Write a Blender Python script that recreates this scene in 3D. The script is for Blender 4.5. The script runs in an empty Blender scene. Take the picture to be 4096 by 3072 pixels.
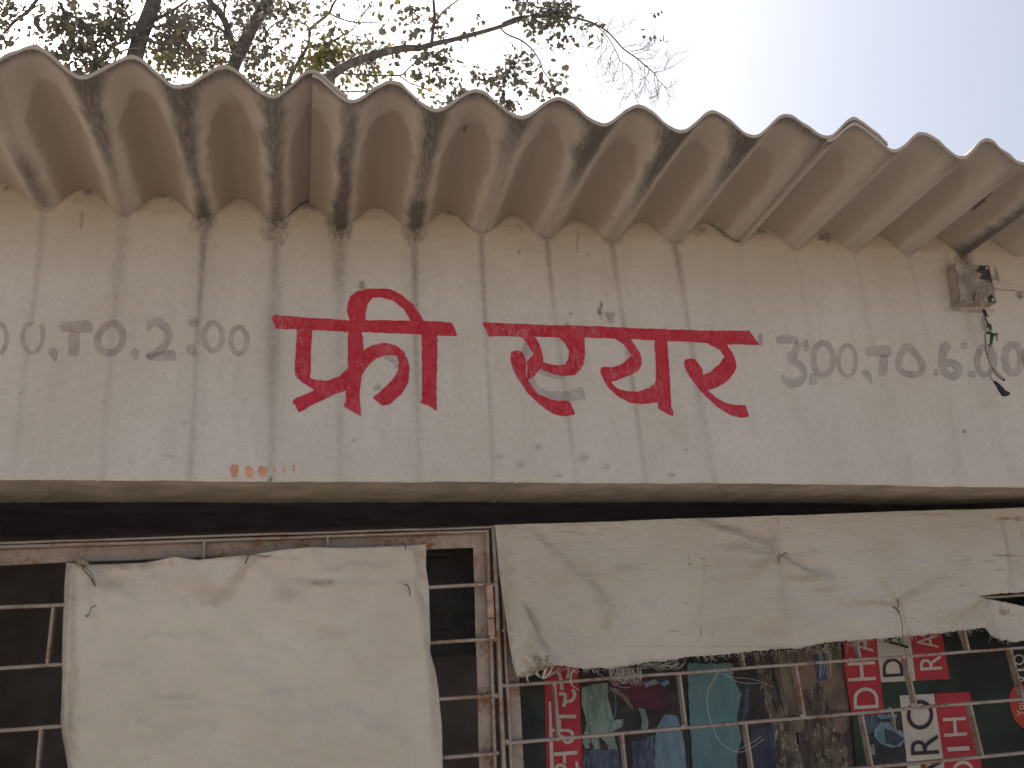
import bpy, bmesh, math, random
import numpy as np
from mathutils import Vector, Matrix
random.seed(7); rng = np.random.default_rng(7)
S = bpy.context.scene
COL = S.collection
# ---------------------------------------------------------------- camera (solved from the picture), metres, Z up
EYE = 1.6
RT = np.array([0.97428811, -0.21798169, -0.05697943])
UP = np.array([-0.01180176, -0.30192634, 0.9532582])
FW = np.array([0.22499643, 0.92807568, 0.29673581])
F = 3482.5
cam = bpy.data.cameras.new('camera'); co = bpy.data.objects.new('camera', cam); COL.objects.link(co)
cam.sensor_width = 36; cam.lens = F / 4096 * 36; cam.clip_start = 0.05; cam.clip_end = 2000
M = Matrix(((RT[0], UP[0], -FW[0], 0), (RT[1], UP[1], -FW[1], 0), (RT[2], UP[2], -FW[2], EYE), (0, 0, 0, 1)))
co.matrix_world = M
S.camera = co
S.render.resolution_x = 1024; S.render.resolution_y = 768
# ---------------------------------------------------------------- sky, sun, exposure
SUN_EL, SUN_AZ = math.radians(50), math.radians(-24)      # azimuth from +Y towards +X
world = bpy.data.worlds.new("World"); S.world = world; world.use_nodes = True
wn = world.node_tree; wn.nodes.clear()
sky = wn.nodes.new('ShaderNodeTexSky'); sky.sky_type = 'NISHITA'; sky.sun_disc = False
sky.sun_elevation = SUN_EL; sky.sun_rotation = SUN_AZ
sky.air_density = 1.0; sky.dust_density = 7.0; sky.ozone_density = 1.0; sky.altitude = 0
bg = wn.nodes.new('ShaderNodeBackground'); bg.inputs['Strength'].default_value = 0.12
hs = wn.nodes.new('ShaderNodeHueSaturation'); hs.inputs['Saturation'].default_value = 0.68
wo = wn.nodes.new('ShaderNodeOutputWorld')
wn.links.new(sky.outputs[0], hs.inputs['Color']); wn.links.new(hs.outputs[0], bg.inputs['Color']); wn.links.new(bg.outputs[0], wo.inputs['Surface'])
sl = bpy.data.lights.new('sun', 'SUN'); sl.energy = 2.2; sl.angle = math.radians(3); sl.color = (1, .95, .87)
so = bpy.data.objects.new('sun', sl); COL.objects.link(so)
sd = Vector((math.sin(SUN_AZ) * math.cos(SUN_EL), math.cos(SUN_AZ) * math.cos(SUN_EL), math.sin(SUN_EL)))
so.rotation_euler = (-sd).to_track_quat('-Z', 'Y').to_euler(); so.location = (0, 4, 8)
S.view_settings.view_transform = 'Standard'; S.view_settings.look = 'None'
S.view_settings.exposure = 0.84; S.view_settings.gamma = 1; S.view_settings.use_curve_mapping = False

# ---------------------------------------------------------------- letter outlines from the built-in font
GLY = {}
for txt in ['D', 'H', 'A', 'L', 'R', 'O', 'I', 'V', 'You', 'T MONEY', '@LIC'] + [str(i) for i in range(1, 32)]:
    cu = bpy.data.curves.new('t', 'FONT'); cu.body = txt; cu.resolution_u = 5
    if txt[0].isdigit() or ' ' in txt or '@' in txt: cu.offset = .02
    to = bpy.data.objects.new('t', cu); COL.objects.link(to); bpy.context.view_layer.update()
    GLY[txt] = bpy.data.meshes.new_from_object(to.evaluated_get(bpy.context.evaluated_depsgraph_get())); bpy.data.objects.remove(to); bpy.data.curves.remove(cu)

# ---------------------------------------------------------------- geometry helpers
D = 1.6143            # distance of the wall face
OUT = 0.3677          # overhang of the eave
SLOPE = 0.0733        # roof rises outwards
YG = D + 0.13         # plane of the window grille bars
def at(x, y, Y):      # the point of the vertical plane Y seen at photo position x, y
    d = RT * (x - 2048) + UP * (1536 - y) + FW * F
    p = d * (Y / d[1])
    return Vector((p[0], p[1], p[2] + EYE))
def px_size(x, y, Y): return (at(x + 1, y, Y) - at(x, y, Y)).length

_h = np.random.default_rng(3).random((256, 256))
def vn(x, y, s=0):
    x = np.asarray(x, float) + s * 17.3; y = np.asarray(y, float) + s * 31.7
    xi = np.floor(x).astype(int); yi = np.floor(y).astype(int); fx = x - xi; fy = y - yi
    fx = fx * fx * (3 - 2 * fx); fy = fy * fy * (3 - 2 * fy)
    a = _h[xi % 256, yi % 256]; b = _h[(xi + 1) % 256, yi % 256]; c = _h[xi % 256, (yi + 1) % 256]; d = _h[(xi + 1) % 256, (yi + 1) % 256]
    return (a * (1 - fx) + b * fx) * (1 - fy) + (c * (1 - fx) + d * fx) * fy
def fbm(x, y, s=0, o=4):
    t = 0; a = .5; n = 0
    for i in range(o):
        t = t + a * vn(x * 2 ** i, y * 2 ** i, s + i); n += a; a *= .5
    return t / n
def wall_relief(x, z): return (fbm(np.asarray(x) * 3, np.asarray(z) * 3, 5, 3) - .5) * .006

def tag(o, label=None, cat=None, group=None, kind=None):
    if label: o['label'] = label
    if cat: o['category'] = cat
    if group: o['group'] = group
    if kind: o['kind'] = kind
    return o
def link(name, me, mat=None, parent=None):
    o = bpy.data.objects.new(name, me); COL.objects.link(o)
    if mat is not None and me is not None and len(me.materials) == 0: me.materials.append(mat)
    if parent is not None: o.parent = parent
    return o
def thing(name, label, cat, loc=(0, 0, 0), group=None):
    o = bpy.data.objects.new(name, None); COL.objects.link(o); o.location = (0, 0, 0)
    o.empty_display_size = .1
    return tag(o, label, cat, group)
def mesh(name, vs, fs, mat=None, parent=None, smooth=False):
    me = bpy.data.meshes.new(name); me.from_pydata([tuple(v) for v in vs], [], fs); me.update()
    if smooth: me.polygons.foreach_set('use_smooth', [True] * len(me.polygons))
    return link(name, me, mat, parent)
def set_attr(me, name, arr):
    a = me.attributes.new(name, 'FLOAT', 'POINT'); a.data.foreach_set('value', np.asarray(arr, dtype=np.float32).ravel())
def bm_obj(name, bm, mat=None, parent=None, smooth=False):
    me = bpy.data.meshes.new(name); bm.to_mesh(me); bm.free()
    if smooth: me.polygons.foreach_set('use_smooth', [True] * len(me.polygons))
    return link(name, me, mat, parent)
def box(name, x0, x1, y0, y1, z0, z1, mat, parent=None, bev=0):
    bm = bmesh.new(); bmesh.ops.create_cube(bm, size=1)
    for v in bm.verts: v.co = Vector(((x0 + x1) / 2 + v.co.x * (x1 - x0), (y0 + y1) / 2 + v.co.y * (y1 - y0), (z0 + z1) / 2 + v.co.z * (z1 - z0)))
    if bev: bmesh.ops.bevel(bm, geom=bm.edges[:], offset=bev, segments=2, affect='EDGES')
    return bm_obj(name, bm, mat, parent)
def bar_mesh(a, b, w, d, bev=.0015, seg=6, jit=.0006):
    """flat bar from a to b, w = width across in the wall plane, d = depth along Y"""
    a = Vector(a); b = Vector(b); ax = (b - a).normalized(); yy = Vector((0, 1, 0)); s = ax.cross(yy).normalized()
    n = max(1, int((b - a).length / .06)); vs = []; fs = []
    prof = [(-w / 2 + bev, -d / 2), (w / 2 - bev, -d / 2), (w / 2, -d / 2 + bev), (w / 2, d / 2 - bev), (w / 2 - bev, d / 2), (-w / 2 + bev, d / 2), (-w / 2, d / 2 - bev), (-w / 2, -d / 2 + bev)]
    for i in range(n + 1):
        p = a.lerp(b, i / n)
        j = Vector((random.uniform(-jit, jit), random.uniform(-jit, jit), random.uniform(-jit, jit))) * (0 if i in (0, n) else 1)
        for (u, v) in prof: vs.append(p + j + s * u + yy * v)
    for i in range(n):
        for k in range(8):
            k2 = (k + 1) % 8; fs.append((i * 8 + k, i * 8 + k2, i * 8 + 8 + k2, i * 8 + 8 + k))
    fs.append(tuple(range(8))[::-1]); fs.append(tuple(n * 8 + k for k in range(8)))
    return vs, fs
def bar(name, a, b, w, d, mat, parent, **k):
    vs, fs = bar_mesh(a, b, w, d, **k)
    o = mesh(name, vs, fs, mat, parent)
    bm = bmesh.new(); bm.from_mesh(o.data); bmesh.ops.recalc_face_normals(bm, faces=bm.faces); bm.to_mesh(o.data); bm.free()
    return o
def smooth_line(P, n=6):
    P = [Vector(p) for p in P]
    if len(P) < 3: return [P[0].lerp(P[-1], i / n) for i in range(n + 1)]
    Q = [P[0] * 2 - P[1]] + P + [P[-1] * 2 - P[-2]]; out = []
    for i in range(1, len(Q) - 2):
        p0, p1, p2, p3 = Q[i - 1:i + 3]
        for k in range(n):
            t = k / n
            out.append(.5 * ((2 * p1) + (p2 - p0) * t + (2 * p0 - 5 * p1 + 4 * p2 - p3) * t * t + (3 * p1 - p0 - 3 * p2 + p3) * t ** 3))
    out.append(P[-1]); return out
def tube_data(P, R, sides=8, V=None, Fc=None):
    """P world points, R radii"""
    V = [] if V is None else V; Fc = [] if Fc is None else Fc
    base = len(V); n = len(P); up = Vector((.13, .9, .31))
    for i, p in enumerate(P):
        t = (P[min(i + 1, n - 1)] - P[max(i - 1, 0)])
        t = t.normalized() if t.length > 1e-9 else Vector((0, 0, 1))
        a = t.cross(up)
        a = a.normalized() if a.length > 1e-6 else Vector((1, 0, 0)); b = t.cross(a)
        for k in range(sides):
            g = 2 * math.pi * k / sides
            V.append(p + (a * math.cos(g) + b * math.sin(g)) * R[i])
    for i in range(n - 1):
        for k in range(sides):
            k2 = (k + 1) % sides
            Fc.append((base + i * sides + k, base + i * sides + k2, base + (i + 1) * sides + k2, base + (i + 1) * sides + k))
    if sides > 3:
        Fc.append(tuple(base + k for k in range(sides))[::-1]); Fc.append(tuple(base + (n - 1) * sides + k for k in range(sides)))
    return V, Fc
def tube(name, P, R, mat, parent, sides=8, n=6):
    Q = smooth_line(P, n)
    if not hasattr(R, '__len__'): R = [R] * len(P)
    m = len(Q); RR = [float(np.interp(i / (m - 1) * (len(R) - 1), range(len(R)), R)) for i in range(m)]
    V, Fc = tube_data(Q, RR, sides)
    return mesh(name, V, Fc, mat, parent, smooth=True)

# ---------------------------------------------------------------- materials
def mat_new(name):
    m = bpy.data.materials.new(name); m.use_nodes = True; nt = m.node_tree; nt.nodes.clear()
    o = nt.nodes.new('ShaderNodeOutputMaterial'); p = nt.nodes.new('ShaderNodeBsdfPrincipled')
    nt.links.new(p.outputs[0], o.inputs['Surface']); return m, nt, p, o
class N:
    def __init__(s, nt): s.nt = nt
    def new(s, t, **k):
        n = s.nt.nodes.new(t)
        for a, b in k.items(): setattr(n, a, b)
        return n
    def inp(s, sock, v):
        if isinstance(v, bpy.types.NodeSocket): s.nt.links.new(v, sock)
        else: sock.default_value = v
    def math(s, op, a, b=0.0, c=0.0, clamp=False):
        n = s.new('ShaderNodeMath', operation=op); n.use_clamp = clamp
        s.inp(n.inputs[0], a); s.inp(n.inputs[1], b); s.inp(n.inputs[2], c); return n.outputs[0]
    def attr(s, name): return s.new('ShaderNodeAttribute', attribute_name=name).outputs['Fac']
    def coord(s, k='Object'): return s.new('ShaderNodeTexCoord').outputs[k]
    def map(s, vec, scale=(1, 1, 1), loc=(0, 0, 0)):
        n = s.new('ShaderNodeMapping'); s.inp(n.inputs[0], vec); n.inputs['Scale'].default_value = scale; n.inputs['Location'].default_value = loc; return n.outputs[0]
    def noise(s, vec, scale=5, detail=4, rough=.55, dist=0):
        n = s.new('ShaderNodeTexNoise'); s.inp(n.inputs['Vector'], vec); n.inputs['Scale'].default_value = scale
        n.inputs['Detail'].default_value = detail; n.inputs['Roughness'].default_value = rough; n.inputs['Distortion'].default_value = dist; return n.outputs['Fac']
    def ramp(s, f, a, b, lo=0., hi=1.):
        n = s.new('ShaderNodeMapRange'); n.interpolation_type = 'SMOOTHSTEP'; s.inp(n.inputs[0], f)
        n.inputs[1].default_value = a; n.inputs[2].default_value = b; n.inputs[3].default_value = lo; n.inputs[4].default_value = hi; return n.outputs[0]
    def mix(s, f, a, b):
        n = s.new('ShaderNodeMix', data_type='RGBA'); s.inp(n.inputs[0], f)
        for sock, v in ((n.inputs[6], a), (n.inputs[7], b)):
            if isinstance(v, bpy.types.NodeSocket): s.nt.links.new(v, sock)
            else: sock.default_value = (*v, 1)
        return n.outputs[2]
    def bump(s, h, strength=.3, dist=.002, normal=None):
        n = s.new('ShaderNodeBump'); s.inp(n.inputs['Height'], h); n.inputs['Strength'].default_value = strength; n.inputs['Distance'].default_value = dist
        if normal is not None: s.nt.links.new(normal, n.inputs['Normal'])
        return n.outputs[0]
def simple(name, col, rough=.8, vary=.15, scale=30, bump=.2, bd=.001, metal=0.0, spec=.3):
    m, nt, p, o = mat_new(name); n = N(nt); c = n.coord()
    f = n.noise(c, scale, 5)
    p.inputs['Base Color'].default_value = (*col, 1)
    nt.links.new(n.mix(n.ramp(f, .3, .7), tuple(v * (1 - vary) for v in col), tuple(min(1, v * (1 + vary)) for v in col)), p.inputs['Base Color'])
    p.inputs['Roughness'].default_value = rough; p.inputs['Metallic'].default_value = metal; p.inputs['Specular IOR Level'].default_value = spec
    if bump: nt.links.new(n.bump(n.noise(c, scale * 4, 4), bump, bd), p.inputs['Normal'])
    return m

def mat_wall():
    m, nt, p, o = mat_new('whitewashed_plaster'); n = N(nt); c = n.coord()
    base = n.mix(n.ramp(n.noise(c, 3.2, 5), .3, .7), (.575, .535, .49), (.64, .61, .58))
    base = n.mix(n.ramp(n.noise(n.map(c, (6, 1, 1.2)), 4, 4), .45, .75, 0, .35), base, (.48, .44, .40))
    dust = n.math('MULTIPLY', n.attr('dust'), n.ramp(n.noise(n.map(c, (2, 1, 7)), 8, 6, .65), .15, .75, .55, 1.0))
    base = n.mix(dust, base, (.40, .315, .23))
    st = n.attr('stain_and_shade'); nz = n.noise(n.map(c, (1.5, 1, 1)), 110, 4, .7)
    stf = n.math('MULTIPLY', st, n.ramp(nz, .25, .62, .45, 1.1), clamp=True)
    base = n.mix(stf, base, (.095, .075, .065))
    # horizontal trowel and brush marks towards the lower edge
    tw = n.noise(n.map(c, (10, 1, 90)), 3, 5, .6)
    twf = n.math('MULTIPLY', n.ramp(tw, .60, .72), n.attr('brush'))
    base = n.mix(n.math('MULTIPLY', twf, .35), base, (.27, .24, .20))
    spk = n.noise(c, 260, 2, .5)
    base = n.mix(n.ramp(spk, .60, .72, 0, .26), base, (.22, .19, .17))
    base = n.mix(n.ramp(n.noise(c, 70, 4, .7), .35, .7, 0, .22), base, (.38, .345, .32))
    nt.links.new(base, p.inputs['Base Color']); p.inputs['Roughness'].default_value = .93; p.inputs['Specular IOR Level'].default_value = .2
    h = n.math('ADD', n.math('MULTIPLY', n.noise(c, 150, 5, .65), .9), n.math('MULTIPLY', n.noise(n.map(c, (6, 1, 30)), 5, 4), .55))
    nt.links.new(n.bump(h, .55, .0022), p.inputs['Normal'])
    return m
def mat_sheet():
    m, nt, p, o = mat_new('asbestos_cement'); n = N(nt); c = n.coord()
    wob = n.math('MULTIPLY', n.math('SUBTRACT', n.noise(c, 22, 5, .6), .5), .55)
    base = n.mix(n.noise(c, 9, 5), (.48, .42, .37), (.41, .35, .305))
    pf = n.ramp(n.math('ADD', n.attr('patch'), wob), -.07, .07)
    base = n.mix(n.math('MULTIPLY', pf, n.attr('patchk')), base, (.33, .27, .22))
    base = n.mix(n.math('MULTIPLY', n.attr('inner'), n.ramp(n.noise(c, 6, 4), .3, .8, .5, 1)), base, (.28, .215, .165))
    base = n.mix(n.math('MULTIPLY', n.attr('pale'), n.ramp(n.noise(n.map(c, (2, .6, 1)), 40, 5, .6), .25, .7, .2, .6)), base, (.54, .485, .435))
    sn = n.noise(n.map(c, (3, .55, 1)), 85, 5, .65)
    sf = n.math('MULTIPLY', n.attr('streak'), n.ramp(sn, .3, .7, .72, 1.12), clamp=True)
    base = n.mix(n.ramp(sf, .06, .95, 0, .82), base, (.058, .052, .053))
    nt.links.new(base, p.inputs['Base Color']); p.inputs['Roughness'].default_value = .9; p.inputs['Specular IOR Level'].default_value = .2
    nt.links.new(n.bump(n.noise(c, 180, 5, .6), .35, .0012), p.inputs['Normal'])
    return m
def mat_paint(name, col, col2, wear=.5, alpha=1.0, edge=None, wearcol=None):
    """brushed paint on plaster: worn where the brush ran dry"""
    m, nt, p, o = mat_new(name); n = N(nt); c = n.coord()
    base = n.mix(n.ramp(n.noise(c, 26, 4), .35, .7), col, col2)
    dry = n.noise(n.map(c, (1, 1, .45)), 150, 5, .75)
    big = n.ramp(n.noise(c, 11, 3), .42, .72)
    wf = n.math('MULTIPLY', n.ramp(dry, .44, .62), n.math('ADD', n.math('MULTIPLY', big, .75), .18))
    base = n.mix(n.math('MULTIPLY', wf, wear), base, wearcol or col2)
    nt.links.new(base, p.inputs['Base Color']); p.inputs['Roughness'].default_value = .62; p.inputs['Specular IOR Level'].default_value = .3
    nt.links.new(n.bump(n.noise(c, 170, 4, .6), .4, .0012), p.inputs['Normal'])
    if alpha < 1 or edge:
        tr = n.new('ShaderNodeBsdfTransparent'); mx = n.new('ShaderNodeMixShader')
        e = n.attr('edge'); e = n.math('ADD', e, n.math('MULTIPLY', n.math('SUBTRACT', n.noise(n.map(c, (1, 1, 2.2)), 140, 4, .7), .5), .9))
        a = n.math('MULTIPLY', n.ramp(e, .02, .32), n.ramp(n.noise(c, 40, 4), .2, .75, alpha * .45, alpha))
        nt.links.new(a, mx.inputs[0]); nt.links.new(tr.outputs[0], mx.inputs[1]); nt.links.new(p.outputs[0], mx.inputs[2]); nt.links.new(mx.outputs[0], o.inputs['Surface'])
    return m
def mat_metal():
    m, nt, p, o = mat_new('rusty_painted_steel'); n = N(nt); c = n.coord()
    base = n.mix(n.noise(c, 40, 5), (.45, .38, .33), (.29, .23, .195))
    r = n.math('MULTIPLY', n.ramp(n.noise(c, 14, 6, .7), .46, .62), n.ramp(n.noise(c, 90, 4, .7), .35, .6))
    base = n.mix(n.math('MULTIPLY', r, .85), base, (.22, .10, .035))
    g = n.ramp(n.noise(c, 60, 5, .7), .58, .72); base = n.mix(n.math('MULTIPLY', g, .5), base, (.09, .07, .06))
    nt.links.new(base, p.inputs['Base Color']); p.inputs['Roughness'].default_value = .68; p.inputs['Specular IOR Level'].default_value = .35
    nt.links.new(n.bump(n.noise(c, 220, 5, .7), .7, .0012), p.inputs['Normal'])
    return m
def mat_cloth(name, dim=1.0, crinkle=.0):
    m, nt, p, o = mat_new(name); n = N(nt); c = n.coord()
    base = n.mix(n.ramp(n.noise(c, 4, 5), .3, .72), tuple(v * dim for v in (.69, .635, .56)), tuple(v * dim for v in (.61, .55, .47)))
    base = n.mix(n.ramp(n.noise(n.map(c, (1, 1, 2.5)), 3.5, 5, .7), .53, .74, 0, .55), base, (.46, .385, .295))
    st = n.attr('stain_and_shade'); base = n.mix(n.math('MULTIPLY', st, n.ramp(n.noise(c, 45, 5, .7), .2, .6, .5, 1.1), clamp=True), base, (.27, .19, .11))
    nt.links.new(base, p.inputs['Base Color']); p.inputs['Roughness'].default_value = .95; p.inputs['Specular IOR Level'].default_value = .1
    p.inputs['Sheen Weight'].default_value = .05
    h = n.noise(c, 420, 3, .6)
    if crinkle:
        h = n.math('ADD', n.math('MULTIPLY', h, .5), n.math('MULTIPLY', n.noise(n.map(c, (1, 1, 3.2)), 75, 4, .6, .4), 1.5 * crinkle))
    h = n.math('ADD', h, n.math('MULTIPLY', n.noise(c, 14, 3), 2.5))
    nt.links.new(n.bump(h, .9, .0026), p.inputs['Normal'])
    return m
def mat_print(name, cols, scale=14, stretch=(1, 1, 1), rough=.55):
    m, nt, p, o = mat_new(name); n = N(nt); c = n.map(n.coord(), stretch)
    base = n.mix(n.ramp(n.noise(c, scale, 6, .65, .6), .38, .62), cols[0], cols[1])
    if len(cols) > 2: base = n.mix(n.ramp(n.noise(c, scale * 1.9, 5, .7, 1.2), .54, .64), base, cols[2])
    nt.links.new(base, p.inputs['Base Color']); p.inputs['Roughness'].default_value = rough; p.inputs['Specular IOR Level'].default_value = .25
    nt.links.new(n.bump(n.noise(n.coord(), 9, 3), .3, .006), p.inputs['Normal'])
    return m
def mat_leaf(name, a, b, tr=.35):
    m, nt, p, o = mat_new(name); n = N(nt)
    r = n.new('ShaderNodeObjectInfo').outputs['Random']; c = n.coord(); f = n.noise(c, 3.3, 2)
    f2 = n.math('FRACT', n.math('ADD', r, n.attr('tone')))
    base = n.mix(f2, a, b)
    nt.links.new(base, p.inputs['Base Color']); p.inputs['Roughness'].default_value = .55; p.inputs['Specular IOR Level'].default_value = .3
    t = n.new('ShaderNodeBsdfTranslucent'); nt.links.new(base, t.inputs['Color']); mx = n.new('ShaderNodeMixShader'); mx.inputs[0].default_value = tr
    nt.links.new(p.outputs[0], mx.inputs[1]); nt.links.new(t.outputs[0], mx.inputs[2]); nt.links.new(mx.outputs[0], o.inputs['Surface'])
    return m
MW = mat_wall(); MSH = mat_sheet(); MM = mat_metal()
M_SOF = simple('bare_plaster_soffit', (.42, .355, .29), .95, .2, 12, .5, .002)
M_DARK = simple('sooty_interior_plaster', (.50, .46, .47), .95, .2, 6, .2)
M_SIDE = simple('side_wall_plaster', (.42, .39, .35), .95, .15, 6, .4, .002)
M_RED = mat_paint('red_sign_paint', (.44, .014, .038), (.50, .035, .06), .72, wearcol=(.52, .21, .23))
M_GREY = mat_paint('faded_grey_paint', (.27, .20, .225), (.30, .225, .24), .3, .31, True)
M_GHOST = mat_paint('old_grey_brush_mark', (.40, .36, .365), (.43, .385, .39), .2, .42, True)
M_ORANGE = mat_paint('orange_paint_dab', (.72, .33, .19), (.78, .42, .27), .4, .95, True)
M_GROUND = simple('dusty_ground', (.37, .325, .265), 1, .25, 2, .5, .01)

# ---------------------------------------------------------------- ground
g = 60
gx = np.linspace(-400, 400, 81); vs = [(x, y, float(.03 * vn(x * .3, y * .3)) - .03) for y in gx for x in gx]
fs = [(j * 81 + i, j * 81 + i + 1, j * 81 + i + 82, j * 81 + i + 81) for j in range(80) for i in range(80)]
tag(mesh('ground', vs, fs, M_GROUND), kind='structure')

# ---------------------------------------------------------------- corrugation lines measured on eave and wall
KW = np.arange(-1, 15)
WPX = [(178, 833), (495, 856), (814, 870), (1109, 888), (1361, 910), (1656, 918), (1925, 933), (2184, 950), (2444, 961), (2696, 969), (2955, 974), (3181, 995), (3415, 1005), (3634, 1018), (3856, 1019), (4067, 1026)]
KE = np.arange(0, 13)
EPX = [(326, 315), (710, 355), (1092, 396), (1401, 410), (1739, 447), (2082, 475), (2408, 505), (2723, 532), (3014, 550), (3307, 567), (3579, 607), (3850, 636), (4091, 659)]
PITCH = .146
def extend(K, P):
    X = [p.x for p in P]; Z = [p.z for p in P]; K = list(K)
    zl = np.polyfit(K, Z, 1)
    for i in range(14):
        K.insert(0, K[0] - 1); X.insert(0, X[0] - PITCH); Z.insert(0, Z[0] - zl[0])
        K.append(K[-1] + 1); X.append(X[-1] + PITCH); Z.append(Z[-1] + zl[0])
    return np.array(K, float), np.array(X), np.array(Z)
KWx, WX, WZ = extend(KW, [at(*p, D) for p in WPX])
KEx, EX, EZ = extend(KE, [at(*p, D - OUT) for p in EPX])
WZl = np.poly1d(np.polyfit(KWx[14:30], WZ[14:30], 2)); AMP = .0465
def sheet_pt(k, v, off=0.0):
    """k corrugation phase (integer = valley), v: 0 at the eave, 1 at the wall face, beyond inside"""
    ex = np.interp(k, KEx, EX); ez = np.interp(k, KEx, EZ); wx = np.interp(k, KWx, WX); wz = np.interp(k, KWx, WZ)
    h = AMP * (.5 - .5 * (np.cos(2 * np.pi * k) + .012 * np.cos(6 * np.pi * k)) / 1.012)
    if v <= 1: x = ex + (wx - ex) * v; y = D - OUT + OUT * v; z = ez + (wz - ez) * v
    else:
        x = wx; y = D + (v - 1) * OUT; z = wz - (v - 1) * OUT * SLOPE
    return np.array([x, y, z + h + off])
STK = {-2: [(0, .3, .2), (1, .3, .1)], -1: [(0, .5, .3), (.45, .35, .1), (.7, .75, .13), (.9, .6, .12), (1, .45, .1)], 0: [(0, .95, .3), (.18, .8, .17), (.4, .72, .10), (.7, .45, .07), (1, .3, .06)],
       1: [(0, .95, .3), (.2, .85, .17), (.45, .8, .12), (.75, .6, .09), (.9, .9, .10), (1, 1, .10)], 2: [(0, .8, .3), (.2, .75, .17), (.5, .7, .13), (.85, .7, .11), (1, .85, .11)],
       3: [(0, .6, .22), (.2, .72, .13), (.5, .85, .12), (.75, .98, .12), (1, 1, .16)], 4: [(0, .9, .3), (.2, .8, .16), (.5, .7, .12), (.68, .6, .11), (.78, 1, .15), (1, .95, .15)],
       5: [(0, .9, .3), (.15, .65, .18), (.4, .42, .12), (.8, .3, .08), (1, .15, .05)], 6: [(0, 1, .32), (.2, 1, .18), (.35, .75, .13), (.6, .4, .08), (1, .3, .05)],
       7: [(0, 1, .32), (.2, 1, .17), (.45, .75, .11), (.7, .45, .07), (1, .4, .05)], 8: [(0, 1, .32), (.2, .85, .17), (.45, .5, .08), (1, .3, .05)],
       9: [(0, .6, .25), (.2, .35, .12), (1, .15, .05)], 10: [(0, .6, .2), (.2, .3, .1), (1, .15, .04)], 11: [(0, .6, .2), (.2, .25, .1), (1, .2, .05)],
       12: [(0, .5, .2), (.3, .3, .08), (1, .3, .06)], 13: [(0, .3, .2), (.3, .8, .12), (.7, 1, .15), (1, 1, .2)]}
PK = {-1: .9, 0: 1, 1: 1, 2: .8, 3: 1, 4: .9, 5: .75, 6: .8, 7: .7, 8: .6, 9: .5, 10: .3, 11: .5, 12: .5}
def make_sheet(name, k0, k1, label, bld, offs):
    per = 28; nk = int(round((k1 - k0) * per)) + 1; ks = np.linspace(k0, k1, nk)
    vv = np.concatenate([[0, .008], np.linspace(.02, 1, 52), np.linspace(1.02, 7.5, 14)])
    T = .0065
    P = np.array([[sheet_pt(k, v, offs(k)) for v in vv] for k in ks])
    rag = (vn(ks * 9, ks * 0, 9) - .5) * .006
    for i in range(nk): P[i, 0, 1] += rag[i]; P[i, 0, 2] += (vn(ks[i] * 17, 0, 2) - .5) * .002
    nv = len(vv); top = P.copy(); top[:, :, 2] += T
    vs = np.concatenate([P.reshape(-1, 3), top.reshape(-1, 3)]) + np.array([0, 0, 0])
    K = np.repeat(ks, nv); V = np.tile(vv, nk)
    streak = np.zeros(nk * nv); patch = np.full(nk * nv, -1.); pk = np.zeros(nk * nv)
    for k, L in STK.items():
        a = np.abs(K - k + .05 * (vn(V * 5, K * 0, k + 20) - .5)); st = np.interp(V, [l[0] for l in L], [l[1] for l in L]); w = np.interp(V, [l[0] for l in L], [l[2] for l in L])
        w = w * np.where(V < .2, .82, 1.) * (.8 + .5 * vn(V * 16, K * 3, k + 40))
        streak = np.maximum(streak, st * np.clip(1.35 - a / w, 0, 1) ** .9)
    mold = np.where(K < 9.4, .95, .6) * np.clip(1 - V / (.05 + .06 * vn(K * 6, K * 0, 4)), 0, 1)
    streak = np.maximum(streak, mold)
    spot = np.clip(1.4 - np.hypot((K - 4.46) / .035, (V - .26) / .03), 0, 1); streak = np.maximum(streak, .9 * spot)
    dk = np.abs((K - 12.52) - (V - .5) * .25); streak = np.maximum(streak, .9 * (dk < .035) * (np.abs(V - .55) < .09))
    streak = np.where(V < .004, streak * .25, streak)
    for k, s in PK.items():
        c = (K - k - .52); cc = np.abs(c + .04 * (vn(V * 4, K * 0, k + 60) - .5) + (.06 * V if k > 4 else 0))
        half = .30 + .05 * vn(V * 3, 0 * V, k + 80); v0 = .17 + .06 * vn(k * 1.7, 0, 3)
        edge = np.minimum((half - cc) * 2.2, (V - v0 - .35 * (cc / half) ** 2.5 * .6) * 2.0)
        sel = (K > k) & (K <= k + 1)
        patch = np.where(sel, edge, patch); pk = np.where(sel, s, pk)
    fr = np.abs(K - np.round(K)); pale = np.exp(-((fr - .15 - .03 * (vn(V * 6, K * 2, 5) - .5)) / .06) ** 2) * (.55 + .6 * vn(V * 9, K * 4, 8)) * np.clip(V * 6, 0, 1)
    pale = np.maximum(pale, .9 * np.exp(-(fr / .045) ** 2) * (K > 4.5) * np.clip(V * 3 - .6, 0, 1))  # efflorescence band beside valleys; ground light caught on valley bottoms put into colour
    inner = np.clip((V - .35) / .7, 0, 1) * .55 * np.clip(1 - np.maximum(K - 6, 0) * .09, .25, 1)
    fs = []
    n0 = nk * nv
    I = np.arange((nk - 1))[:, None] * nv + np.arange(nv - 1)[None, :]
    I = I.ravel(); bot = np.stack([I, I + 1, I + nv + 1, I + nv], 1); tp = np.stack([I + n0, I + nv + n0, I + nv + 1 + n0, I + 1 + n0], 1)
    fs = bot.tolist() + tp.tolist()
    for i in range(nk - 1): a = i * nv; b = a + nv; fs.append((a, b, b + n0, a + n0)); a += nv - 1; b += nv - 1; fs.append((a, a + n0, b + n0, b))
    for j in range(nv - 1):
        fs.append((j, j + n0, j + 1 + n0, j + 1)); a = (nk - 1) * nv + j; fs.append((a, a + 1, a + 1 + n0, a + n0))
    o = mesh(name, vs, fs, MSH, bld, smooth=True)
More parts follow.
